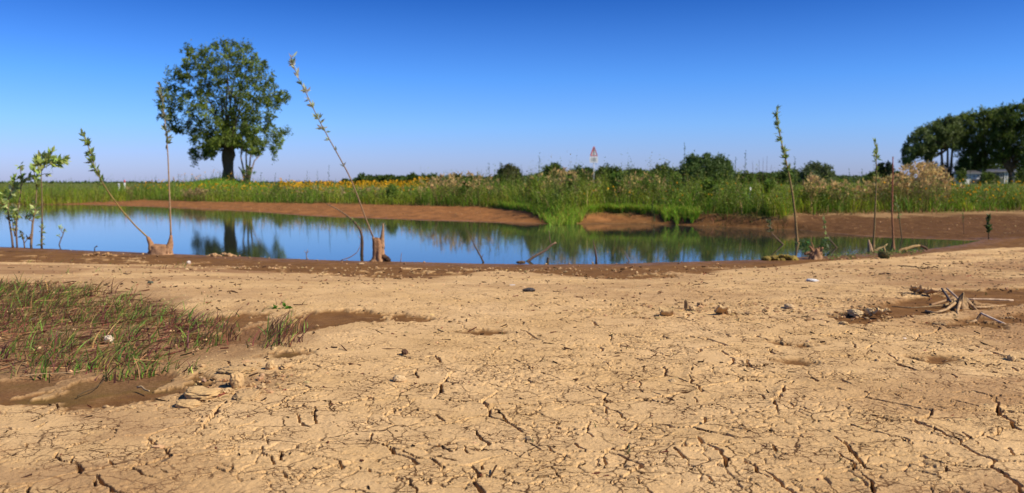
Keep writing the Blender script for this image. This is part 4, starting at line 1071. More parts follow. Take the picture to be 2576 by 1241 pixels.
patchgrass([(480, 770), (800, 770), (800, 800), (500, 810)], 9, 3, .03, .09, .3, .01)
W = [tuple(G(a, b)[:2]) for a, b in [(500, 720), (2500, 690), (2560, 1230), (420, 1230)]]
lo, hi = np.min(W, 0), np.max(W, 0); a = rg.uniform(lo, hi, (900, 2)); a = a[poly_sd(a[:, 0], a[:, 1], W) > 0][:75]
n = len(a) * 2; idx = np.repeat(np.arange(len(a)), 2); xy = a[idx] + rg.normal(0, .004, (n, 2)); P = np.stack([xy[:, 0], xy[:, 1], H(xy[:, 0], xy[:, 1])], 1)
hh = rg.uniform(.010, .030, n); V, C = blades(P, hh, rg.normal(0, .008, (n, 2)), np.full(n, .003), rg, jitcol((.07, .10, .025), n, rg)); mb.quads(V, C)
tag(mb.build("shore_grass", GRASS), "wispy green and reddish grass growing in the mud at the lower left", "grass", None, "stuff")

# crumbs, straws and specks lying on the mud
def on_ground(n, poly, rng):
    W = [tuple(G(a, b)[:2]) for a, b in poly]; lo, hi = np.min(W, 0), np.max(W, 0)
    out = np.zeros((0, 2))
    while len(out) < n:
        a = rng.uniform(lo, hi, (n * 2, 2)); out = np.concatenate([out, a[poly_sd(a[:, 0], a[:, 1], W) > 0]])
    return out[:n]
ICO = np.array([[0, 0, 1], [.89, 0, .45], [.28, .85, .45], [-.72, .53, .45], [-.72, -.53, .45], [.28, -.85, .45], [.72, .53, -.45], [-.28, .85, -.45], [-.89, 0, -.45], [-.28, -.85, -.45], [.72, -.53, -.45], [0, 0, -1]])
ICF = np.array([[0, 1, 2], [0, 2, 3], [0, 3, 4], [0, 4, 5], [0, 5, 1], [1, 6, 2], [2, 7, 3], [3, 8, 4], [4, 9, 5], [5, 10, 1], [2, 6, 7], [3, 7, 8], [4, 8, 9], [5, 9, 10], [1, 10, 6], [6, 11, 7], [7, 11, 8], [8, 11, 9], [9, 11, 10], [10, 11, 6]])
def crumbs(mb, xy, size, col, rng, flat=.6):
    size = np.minimum(size, .011)
    n = len(xy); z = H(xy[:, 0], xy[:, 1]) + .008
    s_ = size[:, None, None] * rng.uniform(.6, 1.3, (n, 12, 1)) * np.stack([rng.uniform(.7, 1.5, n), rng.uniform(.7, 1.3, n), np.full(n, flat)], 1)[:, None, :]
    V = ICO[None] * s_ + np.stack([xy[:, 0], xy[:, 1], z + size * .15], 1)[:, None, :]
    F = (ICF[None] + 12 * np.arange(n)[:, None, None]).reshape(-1, 3)
    mb.V.append(V.reshape(-1, 3)); mb.C.append(np.repeat(col, 12, 0)); mb.F.append(F + mb.n); mb.n += 12 * n
allp = [(-150, 660), (2700, 650), (2700, 1290), (-150, 1290)]
rg = np.random.default_rng(55); mb = MB()
xy = on_ground(5200, allp, rg); keep = rg.random(len(xy)) < .25 + .75 * sstep(.45, .62, fbm(xy[:, 0] * 2.2, xy[:, 1] * 2.4, 73, 4)); xy = xy[keep]
for w_ in Wp[:5]: xy = xy[poly_sd(xy[:, 0], xy[:, 1], wpoly(w_)) < .02]
crumbs(mb, xy, np.exp(rg.normal(math.log(.0032), .5, len(xy))) * (1 + .12 * xy[:, 1]), jitcol((.50, .33, .155), len(xy), rg, .15, .05), rg)
for poly, n, sz in [([(250, 507), (700, 512), (1330, 525), (1330, 552), (700, 536), (250, 514)], 260, .007), ([(1500, 538), (2100, 548), (2576, 540), (2576, 600), (2200, 590), (1700, 566)], 330, .0055), ([(120, 630), (1900, 655), (1900, 672), (1000, 690), (120, 660)], 90, .006), ([(1450, 785), (1700, 765), (2250, 775), (2250, 815), (1700, 812), (1460, 805)], 420, .0065), ([(2060, 650), (2700, 625), (2700, 740), (2300, 720), (2100, 690)], 900, .0065), ([(480, 930), (730, 905), (760, 950), (640, 1020), (500, 1010)], 130, .006), ([(300, 640), (1100, 660), (1900, 660), (1900, 700), (1100, 695), (300, 665)], 50, .0065)]:
    xy = on_ground(n, poly, rg); crumbs(mb, xy, np.exp(rg.normal(math.log(sz), .5, n)), jitcol((.36, .22, .10), n, rg, .25, .06), rg, .7)
tag(mb.build("mud_crumbs", CLAY, smooth=False), "small loose mud crumbs strewn over the cracked shore", "crumbs", None, "stuff")
mb = MB(); n = 2600; xy = on_ground(n, allp, rg)
keep = rg.random(n) < .3 + .7 * sstep(.4, .6, fbm(xy[:, 0] * 1.6 + 4, xy[:, 1] * 1.9, 33, 4)); xy = xy[keep]; n = len(xy)
xy = xy[(xy[:, 1] < np.interp(xy[:, 0], SW[:, 0], SW[:, 1]) - .1) | (rg.random(len(xy)) < .2)]
for w_ in Wp[:1] + Wp[2:3]: xy = xy[poly_sd(xy[:, 0], xy[:, 1], wpoly(w_)) < .02]
n = len(xy)
ang = rg.uniform(0, math.pi, n); Lh = np.exp(rg.normal(math.log(.011), .6, n)) * (.8 + .12 * xy[:, 1])
D = np.stack([np.cos(ang), np.sin(ang), rg.uniform(-.1, .35, n)], 1)
P = np.stack([xy[:, 0], xy[:, 1], H(xy[:, 0], xy[:, 1]) + .0105], 1)
cc = np.where((rg.random(n) < .7)[:, None], jitcol((.045, .024, .012), n, rg, .3, .08), jitcol((.16, .05, .03), n, rg, .3, .08))
wv = .0016 * (1 + .22 * xy[:, 1])
for rot in (0, 1):
    S = np.stack([-np.sin(ang) * (1 - rot), np.cos(ang) * (1 - rot), np.full(n, float(rot))], 1) * wv[:, None]
    mb.quads(np.stack([P - D * Lh[:, None] / 2 - S, P + D * Lh[:, None] / 2 - S, P + D * Lh[:, None] / 2 + S, P - D * Lh[:, None] / 2 + S], 1), cc)
tag(mb.build("plant_litter", WOOD), "tiny dark straw and rootlet litter scattered over the dry mud", "litter", None, "stuff")
# straw among the grass patch
mb = MB(); a = on_ground(1400, gp, rg); n = len(a); ang = rg.normal(0, .7, n); Lh = rg.uniform(.03, .12, n)
D = np.stack([np.cos(ang), np.sin(ang), rg.normal(.08, .16, n)], 1); P = np.stack([a[:, 0], a[:, 1], H(a[:, 0], a[:, 1]) + rg.uniform(.002, .03, n)], 1)
for rot in (0, 1):
    S = np.stack([-np.sin(ang) * (1 - rot), np.cos(ang) * (1 - rot), np.full(n, float(rot))], 1) * .0016
    mb.quads(np.stack([P - D * Lh[:, None] / 2 - S, P + D * Lh[:, None] / 2 - S, P + D * Lh[:, None] / 2 + S, P - D * Lh[:, None] / 2 + S], 1), np.where((rg.random(n) < .4)[:, None], jitcol((.22, .08, .055), n, rg, .4, .1), jitcol((.42, .25, .11), n, rg, .4, .1)))
tag(mb.build("dead_straw", GRASS), "matted brown dead straw lying under the lower left grass", "straw", None, "stuff")

# ------------------------------------------------------------------ willow stumps and shoots on the near shore
def path_px(pts, Y, dY=0.0):
    n = len(pts)
    return np.array([PY(a, b_, Y + dY * k / max(1, n - 1)) for k, (a, b_) in enumerate(pts)])

def resample(p, n):
    p = np.asarray(p); d = np.concatenate([[0], np.cumsum(np.linalg.norm(np.diff(p, axis=0), axis=1))]); t = np.linspace(0, d[-1], n)
    return np.stack([np.interp(t, d, p[:, k]) for k in range(3)], 1)

def shoot_leaves(path, t0, t1, nclus, per, L, pal, rng, aspect=.28, out=.75, dense=1.0):
    """willow leaves in small whorls along a shoot"""
    mb = MB(); m_ = len(path)
    ts = np.linspace(t0, t1, nclus) + rng.normal(0, .012, nclus)
    for t in np.clip(ts, 0, 1):
        i = min(int(t * (m_ - 1)), m_ - 2); f = t * (m_ - 1) - i
        c = path[i] * (1 - f) + path[i + 1] * f; tg = path[i + 1] - path[i]; tg /= np.linalg.norm(tg)
        side = rng.normal(0, 1, 3)
        D = tg * rng.uniform(.5, 1.1, (per, 1)) + (rng.normal(0, .55, (per, 3)) + side * .35) * out
        Ls = 1.3 * L * rng.uniform(.6, 1.2, per) * (1.0 if t < .97 else .8)
        V = leaf_quads(c + rng.normal(0, .004, (per, 3)), D, Ls, Ls * aspect, rng)
        mb.quads(V, jitcol(pal[rng.integers(len(pal))], per, rng, .18, .08))
    return mb

GRN = [(.26, .34, .08), (.33, .40, .12), (.18, .26, .06)]
SIL = [(.46, .50, .32), (.34, .40, .2), (.2, .27, .1), (.55, .57, .42)]

def base_at(px, py): 
    return G(px, py)

def noisy_loft(mb, rings, col, n=18, seed=0, amp=.12, freq=3.0, col2=None, ridge=0.0):
    """rings: (centre, rx, ry); bark-like irregular surface"""
    V = []; C = []; F = []; n = 30; fine = []
    for i in range(len(rings) - 1):
        for q_ in range(4):
            f = q_ / 4; fine.append((np.array(rings[i][0]) * (1 - f) + np.array(rings[i + 1][0]) * f, rings[i][1] * (1 - f) + rings[i + 1][1] * f, rings[i][2] * (1 - f) + rings[i + 1][2] * f))
    fine.append((np.array(rings[-1][0]), rings[-1][1], rings[-1][2])); rings = fine; m_ = len(rings)
    tot = float(np.linalg.norm(rings[-1][0] - rings[0][0])) / m_
    for i, (c, rx, ry) in enumerate(rings):
        an = 2 * math.pi * np.arange(n) / n; ca, sa = np.cos(an), np.sin(an)
        w = 1 + amp * 2 * (fbm(ca * freq + i * .15, sa * freq + i * .08, seed, 3) - .5) + 1.1 * amp * (fbm(ca * freq * 3 + 9, sa * freq * 3 + i * .10, seed + 4, 3) - .5) + ridge * np.sin(an * 7 + seed) + .5 * ridge * np.sin(an * 13 + seed + i * .1)
        zz = tot * 3.0 * (fbm(ca * 4, sa * 4 + 3, seed + 8, 3) - .5) * (i / (m_ - 1)) ** 2 * 2
        tone = .75 + .5 * fbm(ca * 5, sa * 5 + i * .12, seed + 6, 3)
        for k in range(n):
            V.append(c + np.array([ca[k] * rx * w[k], sa[k] * ry * w[k], zz[k]]))
            f = i / max(1, m_ - 1); C.append((np.array(col) * (1 - f) + np.array(col2 if col2 is not None else col) * f) * tone[k])
    for i in range(len(rings) - 1):
        for k in range(n):
            F.append([i * n + k, i * n + (k + 1) % n, (i + 1) * n + (k + 1) % n, (i + 1) * n + k])
    F.append([(len(rings) - 1) * n + k for k in range(n)])
    mb.add(V, F, np.array(C))

# left stump with two shoots
B = base_at(404, 640); Y = B[1]; k = Y / FP
t = thing("willow_stump", "low wide brown willow stump with two shoots forking from its horned ends", "stump", B)
mb = MB(); rgs = np.random.default_rng(1)
c = lambda px, py, dy=0: PY(px, py, Y + dy)
SC_ = (.43, .245, .125); SC2 = (.34, .175, .085)
noisy_loft(mb, [(c(405, 644), 34 * k, 20 * k), (c(404, 638), 31 * k, 17 * k), (c(403, 628), 28.5 * k, 15 * k), (c(402, 619), 27.5 * k, 12 * k), (c(403, 616), 21 * k, 8 * k), (c(403, 615), 8 * k, 4 * k)], SC_, 22, 3, .16, 2.5, SC2, .03)
mb.tube(resample(path_px([(384, 634), (381, 622), (379, 612), (375, 604), (371, 597)], Y), 8), np.linspace(11, 3.6, 8) * k, SC_, 9, True, SC2, .25)
mb.tube(resample(path_px([(421, 636), (425, 622), (429, 612), (430, 600), (430, 592)], Y), 8), np.linspace(12, 3.2, 8) * k, SC_, 9, True, SC2, .25)
sub(mb, "stump", WOOD, t)
def shoot_part(parent, pts, Y, r0, r1, c0, c1, leafspec, seed, dY=0.0, pal=GRN, wob=.0):
    rg = np.random.default_rng(seed); k = Y / FP
    p = resample(path_px(pts, Y, dY), 26)
    s_ = MB(); s_.tube(p, np.linspace(r0 * .8, r1 * .9, 26) * k, c0, 7, True, c1)
    so = sub(s_, "shoot", WOOD, parent)
    so["_o"] = [float(v) for v in parent.location]
    if leafspec:
        m_ = MB()
        for (t0, t1, nc, per, L, asp) in leafspec:
            q_ = shoot_leaves(p, t0, t1, nc, per, L, pal, rg, asp)
            for V, C, F in zip(q_.V, q_.C, q_.F): m_.V.append(V); m_.C.append(C); m_.F.append(F + m_.n - 0)
            # faces of every chunk are numbered from that builder's start
            m_.n += q_.n
        sub(m_, "leaves", LEAF, so)
    return so
shoot_part(t, [(372, 598), (340, 568), (305, 528), (275, 487), (255, 455), (240, 425), (228, 385), (216, 352), (208, 336)], Y, 2.6, 1.0, (.34, .22, .05), (.20, .15, .07), [(.55, 1.0, 15, 9, .055, .30)], 31, -.25)
shoot_part(t, [(430, 596), (429, 560), (426, 480), (423, 400), (419, 340), (413, 290), (406, 240), (401, 214)], Y, 3.0, 1.0, (.33, .20, .09), (.36, .30, .22), [(.60, 1.0, 17, 8, .052, .28)], 32, .1, [(.16, .19, .08), (.10, .14, .04), (.24, .25, .15)])

# upright split stump with the long leaning shoot
B = base_at(956, 657); Y = B[1]; k = Y / FP
t = thing("willow_stump", "upright splintered brown stump carrying the long shoot that leans left over the water", "stump", B)
mb = MB()
noisy_loft(mb, [(c(954, 660), 27 * k, 18 * k), (c(954, 654), 21 * k, 15 * k), (c(953, 645), 16 * k, 12 * k), (c(952, 630), 14 * k, 11 * k), (c(952, 616), 13.5 * k, 10 * k), (c(951, 606), 12.5 * k, 9 * k), (c(951, 600), 7 * k, 5 * k)], SC_, 20, 5, .22, 3.0, SC2, .07)
mb.tube(resample(path_px([(944, 622), (941, 606), (938, 597)], Y), 6), np.linspace(7, 3, 6) * k, SC_, 8, True, SC2, .2)
mb.tube(resample(path_px([(960, 625), (961, 606), (963, 585), (964, 562)], Y), 8), np.linspace(8, 1.8, 8) * k, SC_, 8, True, (.30, .20, .12), .2)
mb.tube(resample(path_px([(962, 645), (972, 652), (980, 655)], Y, -.05), 6), np.linspace(9, 5, 6) * k, (.12, .06, .03), 8, True, (.05, .03, .02), .3)
mb.tube(resample(path_px([(972, 654), (979, 648)], Y - .05), 4), np.linspace(5, 3.5, 4) * k, (.06, .04, .025), 8, True, (.03, .02, .015), .2)
sub(mb, "stump", WOOD, t)
shoot_part(t, [(939, 598), (918, 545), (900, 495), (880, 445), (855, 398), (828, 350), (800, 298), (775, 245), (752, 200), (740, 172), (733, 146)], Y, 2.5, .95, (.27, .17, .09), (.24, .20, .14), [(.60, .985, 17, 6, .050, .28), (.96, 1.0, 4, 5, .060, .26), (.42, .56, 3, 4, .035, .3)], 33, -.4, SIL)

def twig(name, label, pts, Y=None, r0=2.0, r1=.8, col=(.20, .13, .08), col2=None, leaves=None, extra=(), cat="twig", base_px=None, dY=0, pal=GRN, seed=1, group=None):
    if Y is None: Y = base_at(*(base_px or pts[0]))[1]
    k = Y / FP; p = resample(path_px(pts, Y, dY), 14)
    mb = MB(); mb.tube(p, np.linspace(r0, r1, 14) * k, col, 6, True, col2 if col2 is not None else col, .15)
    for e, ra, rb in extra: mb.tube(resample(path_px(e, Y, dY), 8), np.linspace(ra, rb, 8) * k, col, 6, True, col2 if col2 is not None else col, .15)
    if leaves is None: return tag(mb.build(name, WOOD, None, p[0]), label, cat, group)
    t = thing(name, label, cat, p[0], group); sub(mb, "stem", WOOD, t)
    m_ = MB(); rg = np.random.default_rng(seed)
    for (t0, t1, nc, per, L, asp) in leaves:
        q_ = shoot_leaves(p, t0, t1, nc, per, L, pal, rg, asp)
        m_.V += q_.V; m_.C += q_.C; m_.F += [F + m_.n for F in q_.F]; m_.n += q_.n
    sub(m_, "leaves", LEAF, t); return t

twig("bent_twig", "dark thick-based bent twig rising left of the splintered stump", [(910, 653), (910, 630), (912, 605), (908, 583), (896, 562), (876, 545), (850, 527), (818, 512)], None, 5.0, .7, (.045, .03, .025), (.25, .17, .10), [(.45, .62, 5, 4, .035, .3)], seed=2)
twig("arching_root", "thin pinkish root arching into the mud left of the dark bent twig", [(858, 655), (880, 648), (898, 636), (906, 620), (908, 604), (902, 594)], 7.55, 1.1, .6, (.34, .18, .12), cat="root")
twig("forked_twig", "small dark twig leaning left at the waterline near the pond's middle", [(1217, 662), (1209, 645), (1196, 622), (1184, 596), (1176, 580)], None, 2.6, .6, (.06, .045, .035), (.18, .13, .09), extra=[([(1212, 648), (1216, 640)], 1, .6)])
twig("dead_branch", "pale crooked dead branch slanting up to the right out of the waterline", [(1322, 662), (1345, 645), (1370, 632), (1385, 618), (1399, 610)], None, 3.6, 2.2, (.22, .14, .09), (.32, .20, .12), extra=[([(1386, 617), (1383, 600), (1381, 580)], 1.0, .6)], cat="branch")
twig("thin_twig", "short dark upright twig at the waterline below the bright grass", [(1500, 663), (1500, 648), (1497, 630), (1492, 605)], None, 3.4, .8, (.07, .04, .03), (.17, .11, .08))
twig("thin_twig", "small pale twig leaning left, next right of the short dark upright one", [(1584, 660), (1578, 648), (1571, 632)], None, 1.3, .7, (.26, .17, .13))
twig("forked_twig", "tiny pale forked twig at the waterline left of the dark bent twig", [(771, 650), (771, 640), (774, 628)], None, 1.6, .8, (.30, .24, .22), extra=[([(771, 638), (765, 631)], .9, .6), ([(772, 636), (778, 632)], .9, .5)])
twig("thin_twig", "tiny straight dark twig at the waterline right of the splintered stump", [(1008, 660), (1009, 645), (1010, 636)], None, 1.1, .6, (.28, .16, .12))
twig("wood_peg", "short dark green-brown peg at the waterline right of the pale dead branch", [(1378, 663), (1378, 655), (1379, 648)], None, 4, 2.4, (.05, .05, .03), cat="peg")
twig("thin_twig", "hair-thin dark twig on the shore between the bushy saplings and the left stump", [(238, 633), (238, 624), (244, 618)], None, 1.6, .8, (.06, .05, .04), extra=[([(238, 623), (246, 620)], .8, .5)])

# left sapling stems: each shoot is a plant of its own
WIL = [(.46, .56, .14), (.36, .46, .11), (.55, .62, .24), (.26, .35, .08)]
def sapling(label, pts, r0, spec, seed, extra=(), col=(.15, .10, .07), pal=WIL):
    Y = base_at(*pts[0])[1]; k = Y / FP; rg = np.random.default_rng(seed)
    p = resample(path_px(pts, Y), 18); t = thing("willow_sapling", label, "sapling", p[0], "leafy willow saplings at the left edge")
    mb = MB(); mb.tube(p, np.linspace(r0 * .72, .9, 18) * k, col, 7, True, (.20, .15, .08), .15)
    m_ = MB()
    def addl(pth, spec):
        for (t0, t1, nc, per, L, asp) in spec:
            q_ = shoot_leaves(pth, t0, t1, nc, per + 2, L * 1.35, pal, rg, asp, 1.25); m_.V.extend(q_.V); m_.C.extend(q_.C); m_.F.extend([F + m_.n for F in q_.F]); m_.n += q_.n
    addl(p, spec)
    for e, ra, sp in extra:
        pe = resample(path_px(e, Y), 10); mb.tube(pe, np.linspace(ra, .7, 10) * k, col, 6, True, (.20, .15, .08), .1); addl(pe, sp)
    sub(mb, "stem", WOOD, t); sub(m_, "leaves", LEAF, t)
sapling("dark-stemmed leafy sapling nearest the frame's left edge", [(33, 623), (29, 590), (24, 560), (20, 526), (22, 499), (30, 478), (35, 462)], 4.0, [(.40, .62, 3, 5, .042, .42), (.66, 1, 6, 5, .048, .42)], 201,
        [([(21, 526), (10, 520), (2, 517)], 1, [(.3, 1, 2, 5, .04, .42)]), ([(22, 505), (14, 496), (9, 488)], 1, [(.3, 1, 2, 5, .04, .42)]), ([(30, 478), (34, 462), (35, 450)], 1, [(.3, 1, 3, 5, .05, .42)])])
sapling("leafy sapling with a dark narrow tip, second from the left edge", [(43, 623), (41, 585), (42, 553), (46, 520), (52, 488), (54, 445), (50, 418)], 3.4, [(.30, .48, 4, 6, .040, .42), (.80, 1, 5, 6, .040, .40)], 202,
        [([(38, 595), (33, 570), (30, 550)], 1.8, [(.3, 1, 3, 5, .036, .42)]), ([(52, 470), (62, 455), (70, 446)], .9, [(.4, 1, 3, 5, .045, .42)])])
sapling("pale-stemmed leafy sapling with a side branch, third from the left edge", [(78, 622), (80, 595), (82, 565), (87, 537), (91, 505), (92, 472), (89, 445), (84, 426)], 4.4, [(.38, .52, 4, 5, .044, .42), (.76, 1, 6, 6, .05, .42)], 203,
        [([(81, 557), (69, 549), (57, 541)], 1.6, []), ([(86, 545), (78, 540), (70, 541)], .9, [(.4, 1, 2, 5, .05, .45)]), ([(91, 455), (98, 440), (101, 430)], .9, [(.4, 1, 3, 5, .045, .42)])], (.30, .20, .12))
sapling("tallest leafy sapling, with broad pale leaves fanned out at its top", [(105, 625), (105, 590), (106, 555), (106, 520), (105, 480), (104, 445), (104, 426)], 3.6, [(.05, .30, 6, 4, .030, .3)], 204,
        [([(104, 432), (114, 415), (122, 400), (130, 384)], 1.2, [(.45, 1, 5, 5, .058, .40)]), ([(108, 424), (126, 414), (146, 406), (160, 400)], 1.2, [(.35, 1, 6, 5, .060, .40)]), ([(104, 426), (102, 410), (103, 392)], 1, [(.35, 1, 4, 5, .055, .40)]), ([(104, 440), (112, 438), (120, 437)], .8, [(.8, 1, 1, 3, .05, .42)]), ([(104, 428), (99, 414), (95, 406)], .9, [(.5, 1, 2, 4, .05, .42)])], (.18, .12, .06))
sapling("tiny low sapling with a tuft of small dark leaves right of the tallest sapling", [(147, 624), (151, 608), (157, 594), (161, 583), (163, 574)], 2.2, [(.85, 1, 1, 4, .028, .4)], 205, [([(154, 600), (149, 595), (145, 593)], 1, [(.8, 1, 1, 3, .018, .4)]), ([(159, 588), (154, 580), (151, 573)], 1, [(.7, 1, 2, 4, .026, .4)])])
sapling("short brown-leaved shoot between the stems of the left saplings", [(62, 622), (60, 608), (57, 594), (55, 585)], 2.6, [(.5, 1, 3, 5, .028, .4)], 206, [([(61, 612), (70, 600), (76, 594)], 1.2, [(.5, 1, 2, 4, .028, .4)])], (.14, .09, .06), [(.20, .12, .07), (.14, .15, .06)])

# right-hand shoots
def lone_shoot(label, pts, r0, r1, c0, c1, spec, seed, base_spread=None, dY=0.0, pal=GRN):
    Y = base_at(*pts[0])[1]; k = Y / FP; rg = np.random.default_rng(seed)
    p = resample(path_px(pts, Y, dY), 26); t = thing("willow_shoot", label, "willow shoot", p[0], "upright willow shoots on the near shore")
    mb = MB(); rr = np.linspace(r0 * .8, r1 * .9, 26) * k
    if base_spread: rr[:4] += np.linspace(base_spread, 0, 4) ** 1.25 * k * .8
    mb.tube(p, rr, c0, 8, True, c1); m_ = MB()
    for (t0, t1, nc, per, L, asp) in spec:
        q_ = shoot_leaves(p, t0, t1, nc, per, L, pal, rg, asp, 1.0); m_.V += q_.V; m_.C += q_.C; m_.F += [F + m_.n for F in q_.F]; m_.n += q_.n
    sub(mb, "stem", WOOD, t); sub(m_, "leaves", LEAF, t); return t
lone_shoot("tall curving willow shoot with a leafy top, tallest on the right", [(2012, 640), (2006, 620), (2004, 585), (2000, 540), (1994, 490), (1985, 440), (1976, 400), (1966, 360), (1958, 320), (1953, 292), (1955, 272)], 4.0, 1.3, (.26, .16, .07), (.24, .20, .07),
           [(.56, .70, 7, 8, .060, .26), (.70, 1.0, 15, 7, .056, .26)], 301, 7)
lone_shoot("slender shoot with a drooping grey-green leaf tip, beside the pointed wood splinter", [(2195, 633), (2197, 615), (2200, 570), (2203, 500), (2205, 440), (2204, 400), (2206, 372), (2204, 360)], 3.2, 1.2, (.22, .14, .06), (.22, .20, .09), [(.66, .90, 9, 7, .045, .28), (.9, 1, 4, 6, .062, .28)], 302, 4)
lone_shoot("slender reddish shoot with few leaves and a red tip", [(2246, 632), (2247, 610), (2246, 575), (2244, 540), (2245, 480), (2246, 430), (2246, 396)], 3.2, 1.3, (.28, .15, .07), (.30, .09, .06), [(.30, .98, 12, 3, .022, .3)], 303, 4, 0, [(.30, .10, .06), (.16, .12, .05)])
lone_shoot("short leaning shoot with small pale leaves right of the reddish one", [(2270, 622), (2268, 595), (2264, 565), (2261, 540), (2257, 515), (2254, 500)], 2.0, .9, (.12, .08, .05), (.18, .17, .07), [(.60, 1, 7, 6, .04, .3)], 304, 2)
twig("leafy_twig", "leaning twig with dry leaves over the water left of the tallest right shoot", [(1998, 641), (1985, 630), (1960, 606), (1942, 588), (1938, 572), (1934, 556)], None, 2.6, .9, (.10, .07, .05), (.25, .16, .09), [(.75, 1, 5, 6, .045, .35)], pal=[(.14, .15, .06), (.20, .16, .08)], seed=4)
twig("leafy_twig", "leaning twig with few green leaves between the two right-hand shoots", [(2117, 637), (2100, 618), (2088, 604), (2078, 588), (2075, 570), (2070, 552)], None, 2.2, .8, (.10, .07, .05), (.22, .15, .09), [(.5, 1, 5, 4, .04, .35)], seed=5)
lone = base_at(2487, 606)
twig("leafy_twig", "small dark bushy seedling standing on the wet mud at the right end of the pond", [(2487, 606), (2487, 590), (2486, 570), (2488, 545)], lone[1] + .3, 1.4, .8, (.06, .05, .03), None, [(.3, 1, 10, 8, .045, .4)], pal=[(.05, .09, .025), (.07, .12, .035)], seed=6)
twig("thin_twig", "thin bare weed stem on the wet mud left of the bushy seedling", [(2425, 590), (2424, 565), (2422, 535)], 10.9, .8, .6, (.12, .08, .05), None, [(.6, 1, 4, 3, .03, .3)], seed=7)
# twisted stump with leaves, splinter, fallen branch
B = base_at(2052, 652); Y = B[1]; k = Y / FP
t = thing("willow_stump", "small torn pale stump with jagged fingers, right of the tallest right-hand shoot", "stump", B)
mb = MB(); noisy_loft(mb, [(c(2050, 656), 20 * k, 14 * k), (c(2051, 648), 16 * k, 11 * k), (c(2053, 638), 14 * k, 10 * k), (c(2056, 630), 12 * k, 8 * k), (c(2056, 627), 5 * k, 4 * k)], (.42, .25, .13), 18, 8, .35, 3.2, (.30, .16, .08), .08)
for e, ra, rb in [([(2062, 638), (2066, 628), (2070, 622)], 6, 2.5), ([(2056, 634), (2060, 624), (2062, 620)], 5, 2), ([(2046, 636), (2042, 626), (2036, 620)], 5, 2), ([(2044, 640), (2034, 636), (2024, 640)], 5, 3), ([(2048, 630), (2044, 618), (2040, 608)], 2.2, 1.2)]:
    mb.tube(resample(path_px(e, Y - .01), 6), np.linspace(ra, rb, 6) * k, (.36, .20, .10), 7, True, (.28, .15, .08), .3)
sub(mb, "stump", WOOD, t); m_ = MB(); rg = np.random.default_rng(9)
for px, py in [(2022, 616), (2028, 608), (2018, 622), (2014, 612), (2026, 628), (2033, 618), (2075, 612), (2080, 606), (2066, 618), (2030, 634), (2084, 632)]:
    n = 7; V = leaf_quads(PY(px, py, Y + rg.uniform(-.05, .1)) + rg.normal(0, .012, (n, 3)), rg.normal(0, 1, (n, 3)), np.full(n, .05), .024, rg); m_.quads(V, jitcol((.10, .17, .05), n, rg))
sub(m_, "leaves", LEAF, t)
B = base_at(2189, 636); Y = B[1]; k = Y / FP
mb = MB(); noisy_loft(mb, [(c(2191, 639), 10 * k, 7 * k), (c(2189, 628), 6 * k, 5 * k), (c(2187, 616), 4.5 * k, 4 * k), (c(2185, 606), 1.5 * k, 1.5 * k)], (.34, .21, .11), 12, 4, .2, 3, (.46, .30, .18), .06)
mb.tube(resample(path_px([(2196, 636), (2210, 626), (2222, 622), (2228, 618), (2232, 614)], Y), 8), np.linspace(5, 1.6, 8) * k, (.40, .28, .11), 7, True, (.44, .32, .14), .3)
mb.tube(resample(path_px([(2222, 622), (2225, 630), (2226, 636)], Y), 5), np.linspace(4, 2, 5) * k, (.40, .28, .11), 7, True, None, .3)
tag(mb.build("wood_splinter", WOOD, None, B), "pointed pale wood splinter with a yellowish crooked root at its right", "wood")
Y = base_at(2250, 636)[1]; k = Y / FP
mb = MB(); mb.tube(resample(path_px([(2258, 638), (2268, 630), (2284, 625), (2298, 620), (2313, 618)], Y, .1), 10), np.linspace(5.5, 3, 10) * k, (.30, .19, .08), 8, True, (.36, .24, .10), .25)
mb.tube(resample(path_px([(2276, 628), (2280, 636), (2290, 642)], Y), 6), np.linspace(4, 2, 6) * k, (.26, .15, .07), 7, True, None, .25)
mb.tube(resample(path_px([(2313, 618), (2326, 622), (2333, 628)], Y + .1), 5), np.linspace(2.6, 3.4, 5) * k, (.10, .06, .04), 7, True, None, .3)
tag(mb.build("fallen_branch", WOOD), "fallen crooked branch lying along the waterline right of the reddish shoot", "branch")

